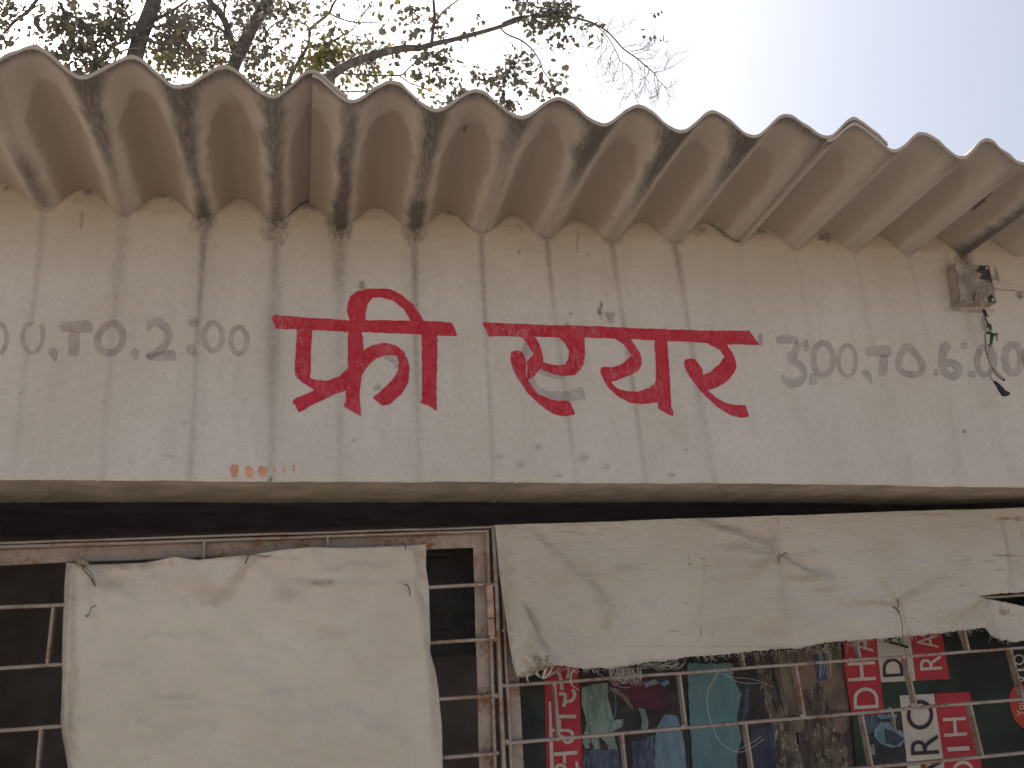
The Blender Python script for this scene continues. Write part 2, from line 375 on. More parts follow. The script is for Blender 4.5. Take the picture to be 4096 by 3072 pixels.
    set_attr(o.data, 'streak', np.concatenate([streak, streak * .3])); set_attr(o.data, 'patch', np.concatenate([patch, patch * 0 - 1]))
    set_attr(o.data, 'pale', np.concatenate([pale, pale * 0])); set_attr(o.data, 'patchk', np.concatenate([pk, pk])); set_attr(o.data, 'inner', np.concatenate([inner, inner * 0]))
    me = o.data; ne = len(bot) * 2
    sm = [True] * ne + [False] * (len(me.polygons) - ne); me.polygons.foreach_set('use_smooth', sm)
    o['label'] = label; return o
BLD = thing('shop_building', 'small whitewashed kiosk with corrugated cement roof and hand painted red lettering on its beam', 'building')
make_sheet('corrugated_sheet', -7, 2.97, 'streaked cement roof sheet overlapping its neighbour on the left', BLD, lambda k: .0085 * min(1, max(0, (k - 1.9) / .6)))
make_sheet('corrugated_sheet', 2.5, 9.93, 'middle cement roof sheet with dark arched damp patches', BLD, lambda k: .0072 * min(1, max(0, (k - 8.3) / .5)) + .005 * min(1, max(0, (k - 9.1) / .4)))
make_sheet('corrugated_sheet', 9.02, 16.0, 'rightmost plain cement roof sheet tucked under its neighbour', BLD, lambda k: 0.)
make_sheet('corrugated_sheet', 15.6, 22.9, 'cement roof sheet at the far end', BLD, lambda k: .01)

# ---------------------------------------------------------------- beam wall with plaster face
xs = np.arange(-1.35, 3.0, .0042); NX = len(xs)
kk = np.interp(xs, WX, KWx)
topz = np.array([sheet_pt(k, 1.0)[2] for k in kk]) + .002
bl = [at(x, y, D) for x, y in ((0, 1920), (500, 1921), (1400, 1926), (2037, 1928), (2700, 1932), (3300, 1939), (3800, 1945), (4096, 1949))]
botz = np.interp(xs, [p.x for p in bl], [p.z for p in bl]) + (fbm(xs * 12, xs * 0, 3, 4) - .5) * .006 + np.where(vn(xs * 40, xs * 0, 8) > .93, -.002, 0)
NZ = 140
t = np.linspace(0, 1, NZ); X = np.repeat(xs[:, None], NZ, 1); Z = botz[:, None] + (topz - botz)[:, None] * t[None, :]
Y = D + wall_relief(X, Z) - .002
Y = Y + np.where(t[None, :] < .012, .004 * (1 - t[None, :] / .012), 0)
depth_from_top = (np.interp(kk, KWx, WZ)[:, None] - Z)      # distance below the valley line
stain_and_shade = np.zeros_like(X)
WS = {-1: (.22, .55, .006), 0: (.25, .7, .007), 1: (.42, .9, .006), 2: (.40, .9, .009), 3: (.34, 1, .009), 4: (.42, .85, .006), 5: (.36, .25, .004), 6: (.38, .75, .005), 7: (.42, .8, .005), 8: (.40, .75, .006), 9: (.1, .35, .005), 10: (.12, .4, .005), 11: (.16, .35, .005), 12: (.12, .5, .005), 13: (.15, 1, .012)}
for k, (s, blot, w) in WS.items():
    x0 = np.interp(k, KWx, WX); dx = np.abs(X - x0 - .006 * (vn(Z * 6, Z * 0, k + 5) - .5) - (.004 if k in (6, 7, 8) else 0) * depth_from_top * 10)
    ww = w * .72 * (1 + 1.6 * vn(Z * 5, Z * 0, k + 11))
    fade = np.clip(1.05 - depth_from_top / (.85 if k < 9 else .35), .0, 1) * (.55 + .75 * vn(Z * 9, Z * 0, k + 33))
    stain_and_shade = np.maximum(stain_and_shade, 1.25 * s * fade * np.exp(-(dx / ww) ** 2))
    wide = .15 * fade * np.exp(-(dx / (.018 + .01 * vn(Z * 3, Z * 0, k))) ** 2) * (k in (1, 2, 3, 4)); stain_and_shade = np.maximum(stain_and_shade, wide)
    r = np.hypot(dx / (.017 * (.5 + blot)), (depth_from_top + .003) / (.014 + .028 * (blot > .8)))
    stain_and_shade = np.maximum(stain_and_shade, blot * np.clip(1.3 - r + .7 * (vn(X * 160, Z * 90, k) - .5), 0, 1))
# dirty ragged seam right under the sheets
seam = np.clip(1 - (topz[:, None] - Z) / (.004 + .014 * vn(X * 26, X * 0, 2) ** 2), 0, 1) * (.25 + .6 * vn(X * 18, X * 0, 7)); stain_and_shade = np.maximum(stain_and_shade, seam)
def spots(L, field, val):
    for (px, py, rx, ry, s) in L:
        c = at(px, py, D); q = px_size(px, py, D)
        r = np.hypot((X - c.x) / (rx * q), (Z - c.z) / (ry * q)); field[:] = np.maximum(field, s * np.clip(1.5 - r + .8 * (vn(X * 180, Z * 180, 4) - .5), 0, 1))
spots([(1446, 1145, 16, 18, .75), (2440, 1270, 20, 22, .62), (2400, 1248, 10, 22, .9), (2406, 1225, 4, 16, .9), (2266, 1305, 11, 7, .8), (2282, 1257, 5, 5, .8), (465, 1190, 13, 16, .45),
       (1080, 1918, 9, 9, .95), (1417, 1761, 8, 6, .6), (3853, 1728, 7, 6, .85), (2743, 1799, 5, 4, .7), (3012, 1246, 4, 3, .8), (1207, 1240, 3, 3, .7), (1840, 1150, 3, 5, .6), (85, 1572, 4, 6, .5), (420, 1612, 14, 5, .4), (425, 1600, 4, 8, .4),
       (1085, 945, 36, 28, .55), (1120, 960, 22, 34, .5), (1360, 915, 34, 22, .8), (2152, 1790, 14, 8, .5), (2080, 1860, 20, 12, .45), (2330, 1830, 22, 16, .35), (2000, 1830, 16, 10, .4), (2420, 1870, 18, 9, .35), (2680, 1900, 14, 6, .5), (2230, 1905, 20, 5, .45),
       (2500, 1120, 5, 5, .3), (770, 1690, 44, 3, .35), (760, 1703, 30, 3, .35), (670, 1826, 38, 3, .35), (772, 1815, 18, 6, .4), (765, 1850, 6, 12, .4),
       (3790, 1050, 12, 40, .25), (3820, 1238, 40, 10, .55), (3900, 1245, 40, 8, .6), (3960, 1240, 14, 8, .4), (3870, 1300, 5, 60, .22), (3890, 1320, 4, 90, .2), (3985, 1100, 7, 26, .8), (3968, 1112, 10, 10, .7), (4078, 1180, 13, 13, .75), (3960, 1620, 60, 10, .12), (660, 786, 36, 6, .9), (690, 800, 8, 8, .5), (357, 772, 18, 14, .7), (28, 756, 10, 10, .7), (1240, 825, 36, 14, .7), (1800, 850, 20, 14, .8), (2590, 890, 22, 6, .6), (2800, 920, 18, 14, .5), (3045, 928, 22, 8, .8), (3300, 948, 30, 16, .9), (1510, 836, 12, 5, .5)], stain_and_shade, 1)  # includes dark arcs under the roof crests: shade put into the wall colour
for (px, py, ln, an) in [(330, 840, 90, 1.6), (2070, 900, 30, 1.0), (2075, 1000, 26, 1.4), (2310, 930, 80, 1.55), (2350, 1025, 26, -.9), (2760, 930, 40, .4), (2790, 935, 45, -.7), (3290, 1135, 12, -.5)]:      # thin cobweb marks under the roof
    for i in range(int(ln / 3)):
        x_ = px + math.cos(an) * 3 * i + 12 * (float(vn(i * .22, px)) - .5); y_ = py + math.sin(an) * 3 * i + 8 * (float(vn(i * .3, px + 9)) - .5)
        c = at(x_, y_, D); r = np.hypot(X - c.x, Z - c.z)
        stain_and_shade = np.maximum(stain_and_shade, .5 * np.clip(1.5 - r / .0019, 0, 1))
dust = np.clip(1.0 - np.maximum(depth_from_top + .01, 0) / .17, 0, 1) ** 1.2 * (.55 + .6 * fbm(X * 7, Z * 14, 3)) + .5 * np.clip(-depth_from_top / .03, 0, 1)
dust = np.clip(dust, 0, 1) * .85 + .10 * fbm(X * 4, Z * 5, 6)
brush = np.clip(1 - (Z - botz[:, None]) / .16, 0, 1)
V = np.stack([X, Y, Z], 2).reshape(-1, 3)
I = (np.arange(NX - 1)[:, None] * NZ + np.arange(NZ - 1)[None, :]).ravel(); fc = np.stack([I, I + NZ, I + NZ + 1, I + 1], 1).tolist()
# underside (soffit) of the beam joins the face and has a slightly uneven back edge
SD = .22
back = D + SD + (fbm(xs * 5, xs * 0, 12, 3) - .5) * .012; n0 = len(V)
NS = 10; SV = []
for i in range(NX):
    for j in range(NS):
        q = j / (NS - 1); SV.append((xs[i], Y[i, 0] + (back[i] - Y[i, 0]) * q, botz[i] + .002 * math.sin(q * 3.1) + (.004 if j == 0 else .004) * 0))
front = mesh('front_beam', V, fc, MW, BLD, smooth=True); front['label'] = 'whitewashed plaster beam under the roof with faded opening hours'
for nm, a in (('stain_and_shade', stain_and_shade), ('dust', dust), ('brush', brush)): set_attr(front.data, nm, a)
fs = []
for i in range(NX - 1):
    for j in range(NS - 1): a = i * NS + j; fs.append((a, a + 1, a + NS + 1, a + NS))
nb = len(SV); SV += [(xs[0], back[0], 2.30), (xs[-1], back[-1], 2.30)]; 
fs.append(tuple([NS - 1 + i * NS for i in range(NX)] + [nb + 1, nb]))
mesh('soffit', SV, fs, M_SOF, BLD)
XL, XR, YB = -1.34, 2.99, D + 2.3
# body of the kiosk: pillars, sill wall, side and back walls, ceiling and floor of the dark room
box('side_wall', XL - .2, XL + .02, D + .004, YB, 0, 2.36, M_SIDE, BLD); box('side_wall', XR - .02, XR + .2, D + .004, YB, 0, 2.36, M_SIDE, BLD)
box('sill_wall', XL + .02, XR - .02, D, D + .21, 0, .92, M_SIDE, BLD); box('back_wall', XL, XR, YB - .1, YB + .1, 0, 2.26, M_DARK, BLD)
PR = at(4470, 2400, YG).x; PL = at(-290, 2400, YG).x
box('pillar', PR, XR - .025, D + .012, D + .19, .921, 1.6 + .262, M_SIDE, BLD); box('pillar', XL + .025, PL, D + .012, D + .19, .921, 1.6 + .33, M_SIDE, BLD)
box('inner_lining', XL + .021, XL + .05, D + .26, YB - .1, .01, 2.2, M_DARK, BLD); box('inner_lining', XR - .05, XR - .021, D + .26, YB - .1, .01, 2.2, M_DARK, BLD)
box('ceiling', XL + .05, XR - .05, D + SD + .02, YB - .1, 2.16, 2.2, M_DARK, BLD); box('floor_slab', XL, XR, D + .21, YB - .1, -.02, .05, M_DARK, BLD)

# ---------------------------------------------------------------- painted lettering on the beam
def resample(P, step):
    out = []
    for a, b in zip(P, P[1:] + P[:1]):
        n = max(1, int(math.dist(a, b) / step))
        for i in range(n): out.append((a[0] + (b[0] - a[0]) * i / n, a[1] + (b[1] - a[1]) * i / n))
    return out
def rnd_poly(P, step=6, jit=2.0, seed=0, chaikin=1):
    for _ in range(chaikin):
        Q = []
        for a, b in zip(P, P[1:] + P[:1]):
            L = math.dist(a, b); c = min(.12, 4 / max(L, 1)); Q += [(a[0] + (b[0] - a[0]) * c, a[1] + (b[1] - a[1]) * c), (a[0] + (b[0] - a[0]) * (1 - c), a[1] + (b[1] - a[1]) * (1 - c))]
        P = Q
    P = resample(P, step)
    return [(x + jit * 1.6 * (float(vn(x * .08, y * .08, seed)) - .5) + jit * random.uniform(-.35, .35), y + jit * 1.6 * (float(vn(x * .08, y * .08, seed + 5)) - .5) + jit * random.uniform(-.35, .35)) for x, y in P]
from mathutils.geometry import delaunay_2d_cdt
def in_poly(x, y, P):
    c = False; j = len(P) - 1
    for i in range(len(P)):
        if (P[i][1] > y) != (P[j][1] > y) and x < (P[j][0] - P[i][0]) * (y - P[i][1]) / (P[j][1] - P[i][1]) + P[i][0]: c = not c
        j = i
    return c
def fill2d(P, step=0):
    n_ = len(P); pts = [Vector(p) for p in P]
    if step:
        x0, x1, y0, y1 = min(p[0] for p in P), max(p[0] for p in P), min(p[1] for p in P), max(p[1] for p in P)
        for x in np.arange(x0 + step / 2, x1, step):
            for y in np.arange(y0 + step / 2, y1, step):
                if in_poly(x, y, P): pts.append(Vector((x, y)))
    v, e_, f, *_ = delaunay_2d_cdt(pts, [(i, (i + 1) % n_) for i in range(n_)], [], 0, 1e-4)
    out = []
    for t_ in f:
        cx_ = sum(v[i][0] for i in t_) / 3; cy_ = sum(v[i][1] for i in t_) / 3
        if in_poly(cx_, cy_, P): out.append(t_)
    return v, out
def poly_on_wall(bm, P, lift):
    v, f = fill2d(P, 18); vs = []
    for x, y in v:
        p = at(x, y, D); vs.append(bm.verts.new((p.x, p.y + float(wall_relief(p.x, p.z)) - .002 - lift, p.z)))
    for t_ in f: bm.faces.new([vs[i] for i in t_])
def sign_letter(name, strokes, crop, label=None):
    ox, oy, s = crop; bm = bmesh.new()
    for i, st in enumerate(strokes):
        P = [(ox + x * s, oy + y * s) for x, y in st]
        poly_on_wall(bm, rnd_poly(P, 4, 1.9, i), .0007 + .00018 * i)
    bmesh.ops.recalc_face_normals(bm, faces=bm.faces)
    for f in bm.faces:
        if f.normal.y > 0: f.normal_flip()
    # subdivide long triangles so the paint follows the uneven plaster
    o = bm_obj(name, bm, M_RED, front)
    if label: o['label'] = label
    return o
A = (1000, 1100, .4521); B = (1900, 1100, .5425)
sign_letter('headstroke', [[(188, 370), (230, 358), (480, 378), (700, 390), (880, 403), (1150, 405), (1420, 408), (1560, 412), (1785, 425), (1835, 548), (1660, 543), (1500, 530), (1200, 518), (1020, 510), (870, 508), (740, 500), (560, 490), (420, 485), (230, 480)]], A, 'red headstroke of the first painted word')
sign_letter('painted_letter', [
    [(418, 440), (560, 440), (552, 500), (545, 600), (538, 720), (538, 850), (530, 920), (545, 1000), (470, 960), (405, 900), (393, 840), (405, 640)],
    [(398, 840), (538, 840), (530, 915), (610, 937), (700, 935), (790, 900), (862, 830), (900, 790), (1000, 760), (985, 900), (950, 960), (880, 1010), (800, 1045), (740, 1060), (600, 1130), (560, 1150), (435, 1220), (378, 1125), (385, 1105), (520, 1045), (570, 1018), (480, 965), (405, 905)],
    [(868, 480), (985, 480), (1000, 580), (1003, 680), (990, 800), (985, 900), (865, 900), (866, 700)],
    [(865, 880), (988, 900), (972, 1000), (972, 1120), (980, 1255), (925, 1220), (830, 1165), (835, 1130), (845, 1120), (845, 1000)],
    [(985, 680), (1080, 625), (1200, 603), (1290, 630), (1360, 685), (1400, 770), (1410, 850), (1395, 960), (1345, 1050), (1240, 1145), (1195, 1160), (1165, 1155), (1085, 1090), (1180, 1010), (1270, 920), (1310, 840), (1315, 780), (1295, 718), (1200, 712), (1130, 735), (1075, 775), (1020, 830), (985, 900), (900, 960), (860, 900), (870, 820), (940, 720)]], A, 'red painted letter with a looped right arm and slanting foot')
sign_letter('painted_letter', [
    [(880, 400), (857, 320), (862, 250), (890, 190), (940, 152), (1040, 128), (1150, 122), (1250, 135), (1350, 185), (1440, 265), (1500, 350), (1540, 420), (1590, 520), (1510, 525), (1420, 405), (1350, 300), (1265, 235), (1160, 205), (1080, 207), (1040, 270), (1022, 340), (1020, 400), (1050, 500), (900, 505)],
    [(1513, 500), (1658, 500), (1655, 700), (1650, 900), (1650, 1215), (1600, 1170), (1505, 1138), (1518, 1100), (1520, 800)]], A, 'red painted vowel sign arching over the headstroke')
sign_letter('headstroke', [[(50, 352), (240, 362), (560, 375), (900, 382), (1200, 397), (1500, 405), (1700, 412), (2020, 412), (2095, 518), (1850, 513), (1550, 495), (1400, 490), (1100, 475), (800, 467), (430, 462), (200, 457), (97, 457)]], B, 'long red headstroke of the second painted word')
sign_letter('painted_letter', [
    [(330, 445), (430, 445), (475, 520), (495, 600), (500, 650), (475, 700), (440, 745), (380, 780), (385, 680), (375, 640), (430, 590), (395, 530)],
    [(258, 620), (265, 570), (310, 560), (350, 575), (372, 630), (375, 740), (400, 810), (460, 880), (560, 925), (640, 932), (665, 928), (695, 940), (735, 1025), (730, 1035), (660, 1047), (590, 1035), (520, 995), (440, 930), (370, 850), (310, 760), (275, 690)],
    [(460, 635), (540, 660), (600, 672), (655, 672), (685, 620), (690, 560), (650, 500), (590, 450), (800, 450), (808, 560), (800, 640), (770, 710), (720, 745), (650, 752), (570, 735), (480, 700)]], B, 'first red letter of the second word, its tail sweeping down right')
sign_letter('painted_letter', [
    [(1140, 465), (1190, 540), (1222, 600), (1228, 660), (1205, 705), (1150, 740), (1040, 780), (1000, 795), (1040, 840), (1110, 862), (1200, 862), (1280, 835), (1330, 790), (1332, 690), (1318, 470), (1412, 475), (1425, 620), (1435, 780), (1440, 900), (1390, 925), (1330, 945), (1230, 957), (1130, 945), (1050, 900), (980, 840), (940, 770), (918, 720), (925, 682), (1010, 685), (1080, 660), (1150, 600), (1100, 520), (1010, 465)],
    [(1350, 915), (1440, 880), (1442, 980), (1460, 1015), (1452, 1048), (1410, 1025), (1345, 985)]], B, 'middle red letter of the second word with a round bowl and upright')
sign_letter('painted_letter', [
    [(1690, 495), (1850, 500), (1885, 560), (1915, 610), (1930, 670), (1905, 730), (1850, 790), (1780, 830), (1715, 850), (1780, 910), (1850, 945), (1920, 962), (1995, 960), (2018, 1050), (1950, 1055), (1880, 1035), (1790, 980), (1700, 900), (1640, 830), (1580, 750), (1540, 680), (1540, 640), (1565, 620), (1610, 620), (1650, 655), (1675, 700), (1683, 740), (1740, 710), (1800, 660), (1840, 605), (1800, 550)]], B, 'last red letter of the second word with its tail reaching right')

def ribbon(strokes, crop, name, mat, lift=.0004, label=None, closed=False):
    ox, oy, s = crop; VV = []; FF = []; E = []
    for li, (pts, ws, cl) in enumerate(strokes):
        P = [Vector((ox + x * s, oy + y * s, 0)) for x, y in pts]
        if cl: Q = smooth_line([P[-1]] + P + [P[0], P[1]], 6)[6:-6]
        else: Q = smooth_line(P, 5)
        if not hasattr(ws, '__len__'): ws = [ws] * 2
        m = len(Q); base = len(VV); NC = 7
        for i, q in enumerate(Q):
            tdir = (Q[min(i + 1, m - 1)] - Q[max(0, i - 1)])
            if cl and i in (0, m - 1): tdir = Q[1] - Q[-2]
            tdir.normalize(); nrm = Vector((-tdir.y, tdir.x, 0))
            w = float(np.interp(i / (m - 1), np.linspace(0, 1, len(ws)), ws)) * s * (1.0 + .25 * (float(vn(i * .6, li)) - .5)) * 1.32
            for c in range(NC):
                a = (c / (NC - 1) - .5); x, y, _ = q + nrm * w * a
                p = at(x, y, D); VV.append((p.x, p.y + float(wall_relief(p.x, p.z)) - .002 - lift - .00012 * li, p.z))
                ed = 1 - abs(a) * 2
                if not cl: ed = min(ed, (i + .0) / m * 8, (m - 1 - i) / m * 8)
                E.append(min(1, ed * 1.6))
        for i in range(m - 1):
            for c in range(NC - 1): a = base + i * NC + c; FF.append((a, a + 1, a + NC + 1, a + NC))
    o = mesh(name, VV, FF, mat, front); set_attr(o.data, 'edge', E)
    if label: o['label'] = label
    return o
C5 = (0, 1150, .5123); C8 = (3000, 1150, .5123)
def ell(cx, cy, rx, ry, n=10, ph=0): return [(cx + rx * math.sin(2 * math.pi * i / n + ph), cy - ry * math.cos(2 * math.pi * i / n + ph)) for i in range(n)]
T_ = lambda x, y, w, st, xm, yb, ws: [([(x, y), (x + w, y - 4)], st, False), ([(xm, y + st * .3), (xm - 3, yb)], ws, False)]
for st, cr in [
    ([([(-30, 265), (20, 300), (50, 360), (52, 430), (35, 480), (0, 530)], 34, False)], C5),
    ([([(270, 268), (205, 305), (178, 380), (190, 460), (235, 508), (285, 500), (325, 440), (337, 360), (322, 275)], [24, 34, 34, 30, 24, 28, 34, 40], False)], C5),
    ([([(400, 470), (420, 520), (438, 580)], [46, 60, 20], False)], C5),
    (T_(458, 308, 276, 78, 580, 545, 84), C5),
    ([([(870, 282), (800, 330), (762, 410), (785, 485), (860, 512), (930, 478), (962, 390), (935, 310)], 50, True)], C5),
    ([([(1030, 485), (1055, 520), (1065, 578)], [56, 60, 20], False)], C5),
    ([([(1160, 340), (1175, 285), (1240, 275), (1305, 335), (1312, 410), (1260, 480), (1190, 530), (1150, 550)], [30, 60, 60, 50, 50, 60, 40], False), ([(1135, 548), (1250, 538), (1380, 530)], [30, 74, 74], False)], C5),
    ([([(1468, 280), (1552, 275)], 55, False)], C5), ([([(1452, 488), (1536, 488)], 70, False)], C5),
    ([(ell(1665, 385, 72, 108), 40, True)], C5), ([(ell(1865, 415, 64, 104), 36, True)], C5),
    ([([(195, 412), (290, 405), (375, 420)], [50, 60, 50], False), ([(385, 420), (350, 500), (322, 560), (395, 620), (420, 690), (370, 742), (310, 752), (262, 715), (248, 680)], [50, 60, 60, 50, 50, 60, 60, 30, 20], False)], C8),
    ([([(424, 405), (440, 505)], 38, False)], C8), ([([(478, 668), (498, 768)], 52, False)], C8),
    ([(ell(567, 562, 78, 128), 42, True)], C8), ([(ell(757, 572, 68, 120), 30, True)], C8),
    ([([(868, 660), (915, 680), (950, 760)], [30, 50, 16], False)], C8), (T_(888, 500, 222, 74, 1040, 700, 66), C8),
    ([([(1225, 458), (1290, 525), (1338, 600), (1325, 668), (1240, 680), (1165, 640), (1160, 560), (1190, 490)], 46, True)], C8),
    ([([(1446, 635), (1452, 695)], 30, False)], C8),
    ([([(1560, 440), (1510, 480), (1495, 560), (1500, 630), (1540, 690), (1605, 690), (1622, 640), (1580, 595), (1520, 590)], [60, 66, 52, 50, 56, 60, 50], False)], C8),
    ([([(1636, 455), (1692, 460)], 46, False)], C8), ([([(1692, 678), (1756, 676)], 46, False)], C8),
    ([(ell(1832, 575, 66, 108), 44, True)], C8), ([(ell(2045, 560, 64, 112), 50, True)], C8), ([(ell(2200, 560, 60, 112), 44, True)], C8)]:
    ribbon(st, cr, 'faded_digit', M_GREY)
ribbon([([(385, 500), (372, 610)], [50, 60], False), ([(395, 740), (450, 850), (530, 895), (640, 905), (730, 890), (805, 872)], [50, 60, 66, 74, 80], False), ([(470, 715), (560, 745), (660, 760)], 30, False)], B, 'brush_ghost', M_GHOST)
ribbon([([(2080, 478), (2120, 478)], 75, False)], B, 'brush_ghost', M_GHOST)
ribbon([([(1180, 715), (1270, 760), (1300, 830)], 40, False)], A, 'brush_ghost', M_GHOST); ribbon([([(1090, 1010), (1160, 990)], 36, False)], A, 'brush_ghost', M_GHOST)
for st in (([(1835, 1385), (1830, 1440), (1832, 1490)], [60, 50, 38], False), ([(1930, 1395), (1950, 1450), (1955, 1490)], [34, 60, 34], False), ([(2060, 1398), (2050, 1440), (2050, 1485)], [66, 56, 30], False),
           ([(2140, 1400), (2142, 1440)], [20, 12], False), ([(2220, 1400), (2218, 1450)], [14, 8], False), ([(2290, 1385), (2296, 1450)], [10, 8], False)): ribbon([st], C5, 'paint_dab', M_ORANGE)
# ---------------------------------------------------------------- metal window grilles
def join_bars(name, L, mat, parent):
    V = []; Fc = []
    for (a, b, w, d) in L:
        v, f = bar_mesh(a, b, w, d); k = len(V); V += v; Fc += [tuple(i + k for i in q) for q in f]
    o = mesh(name, V, Fc, mat, parent)
    bm = bmesh.new(); bm.from_mesh(o.data); bmesh.ops.recalc_face_normals(bm, faces=bm.faces); bm.to_mesh(o.data); bm.free(); return o
def wob(P, amt=.0):
    return Vector((P.x, P.y, P.z))
YF = YG + .012          # face leg of the angle irons
gate = thing('window_gate', 'rusty hinged window grille half hidden behind the square white cloth', 'window grille')
def hb(name, p0, p1, parent, w=.0062, d=.018, y=YG): return bar(name, at(*p0, y), at(*p1, y), w, d, MM, parent)
def lin(p0, p1, x): return p0[1] + (p1[1] - p0[1]) * (x - p0[0]) / (p1[0] - p0[0])
# top rail: angle iron, edge leg in front and face leg set back
def angle(name, p0, p1, parent, face, side, edge_w=.004, depth=.022):
    """p0,p1 photo ends of the front edge; face = width of the face leg; side +1/-1 = which way it lies"""
    a = at(*p0, YG); b = at(*p1, YG); ax = (b - a).normalized(); s = ax.cross(Vector((0, 1, 0))).normalized() * side
    V = []; Fc = []
    for (q0, q1, w, d, yc, off) in ((a, b, edge_w, depth, 0, 0),):
        v, f = bar_mesh(q0 + Vector((0, depth / 2 - .009, 0)), q1 + Vector((0, depth / 2 - .009, 0)), w, d); V += v; Fc += f
    o1 = s * (face / 2 + edge_w / 2 - .0005) + Vector((0, depth - .011, 0))
    v, f = bar_mesh(a + o1, b + o1, face, .004); k = len(V); V += v; Fc += [tuple(i + k for i in q) for q in f]
    o = mesh(name, V, Fc, MM, parent)
    bm = bmesh.new(); bm.from_mesh(o.data); bmesh.ops.recalc_face_normals(bm, faces=bm.faces); bm.to_mesh(o.data); bm.free(); return o
angle('top_rail', (-260, 2199), (1950, 2126), gate, .028, -1, .0055)
angle('stile', (1948, 2130), (1984, 3240), gate, .025, -1, .0055)
GB = [((-260, 2444), (1970, 2338)), ((-260, 2688), (1978, 2556)), ((-260, 2940), (1976, 2782)), ((-260, 3195), (1984, 3013)), ((-260, 3440), (1990, 3235))]
for a, b in GB: hb('horizontal_bar', a, b, gate)
for (x0, i, x1) in ((819, -1, 812), (1310, -1, 1312), (218, 0, 192), (680, 0, 668), (1180, 0, 1178), (1700, 0, 1702), (430, 1, 415), (900, 1, 895), (1420, 1, 1422), (168, 2, 146), (640, 2, 630), (1200, 2, 1200)):
    ya = lin((-260, 2199), (1950, 2126), x0) if i < 0 else lin(*GB[i], x0); yb = lin(*GB[i + 1], x1)
    if i < 0: yb = lin(*GB[0], x1)
    bar('vertical_bar', at(x0, ya, YG + .001), at(x1, yb, YG + .001), .0056, .019, MM, gate)
M_HINGE = simple('pinkish_hinge_steel', (.42, .27, .21), .6, .25, 60, .4)
M_RUST = simple('red_rust', (.23, .05, .025), .9, .3, 80, .4)
hng = link('hinge', None, None, gate)
K7 = lambda x, y: (1600 + x * .3618, 2100 + y * .3618)
for (x0, y0, x1, y1) in ((986, 672, 1000, 835), (998, 850, 1004, 1022), (1004, 1042, 1014, 1212), (1014, 1222, 1018, 1262)):
    q0 = at(*K7(x0, y0), YG - .012); q1 = at(*K7(x1, y1), YG - .012); r = px_size(1960, 2500, YG) * .3618 * (40 if y0 < 1200 else 32)
    tube('knuckle', [q0, q0.lerp(q1, .04), q0.lerp(q1, .96), q1], [r * .86, r, r, r * .86], M_HINGE, hng, 16, 3)
tube('hinge_pin', [at(*K7(985, 668), YG - .012), at(*K7(1016, 1250), YG - .012)], .0042, M_RUST, hng, 10)
for (x, y) in ((999, 843), (1004, 1032), (1012, 1217)):
    c = at(*K7(x, y), YG - .012); tube('washer', [c + Vector((0, 0, .0016)), c - Vector((0, 0, .0016))], .0056, M_RUST, hng, 14, 1)

fix = thing('window_grille', 'fixed rusty window grille of staggered bars below the long frayed cloth', 'window grille')
bar('top_rail', at(-260, 2184, YG + .004), at(1976, 2111, YG + .004), .0042, .03, MM, fix)
bar('top_rail', at(1976, 2111, YG + .004), at(4400, 2040, YG + .004), .0042, .03, MM, fix)
bar('post', at(1970, 2108, YG + .002), at(2018, 3240, YG + .002), .0075, .028, MM, fix)
angle('stile', (1997, 2112), (2050, 3240), fix, .026, 1, .005)
FB = [((1985, 2306), (4500, 2136)), ((2005, 2523), (4500, 2352)), ((2006, 2744), (4500, 2561)), ((2024, 2972), (4500, 2760)), ((2040, 3205), (4500, 2972)), ((2050, 3430), (4500, 3190))]
for a, b in FB: hb('horizontal_bar', a, b, fix, .0058, .018)
VB = {-1: [2480, 2960, 3400, 3820, 4220], 0: [2230, 2700, 3160, 3590, 4010, 4380], 1: [2466, 2940, 3394, 3820, 4215], 2: [2216, 2713, 3177, 3615, 4034], 3: [2485, 2976, 3440, 3872, 4290], 4: [2250, 2760, 3240, 3693, 4110], -2: []}
TILT = lambda x: (x - 1500) * 1.02e-4
for r, L in VB.items():
    for x in L:
        if r == -1: y0 = lin((1976, 2111), (4400, 2040), x); y1 = lin(*FB[0], x)
        else: y0 = lin(*FB[r], x); y1 = lin(*FB[r + 1], x)
        bar('vertical_bar', at(x, y0, YG + .001), at(x + TILT(x) * (y1 - y0), y1, YG + .001), .0052, .019, MM, fix)
# weld blobs where bars meet
bm = bmesh.new()
for i, (x, y) in enumerate([(2232, 2957), (2246, 2950), (1972, 2340), (1982, 2556), (1986, 2783), (1984, 3013), (2014, 2742), (2028, 2968), (2215, 2734), (3615, 2626), (3652, 2822), (2735, 2908), (3210, 2866), (3403, 2640)]):
    c = at(x, y, YG - .009); m = Matrix.Translation(c) @ Matrix.Diagonal((random.uniform(.8, 1.5), .6, random.uniform(.8, 1.3), 1))
    bmesh.ops.create_icosphere(bm, subdivisions=2, radius=.0048, matrix=m)
o = bm_obj('weld_beads', bm, MM, fix, True); o['kind'] = 'stuff'

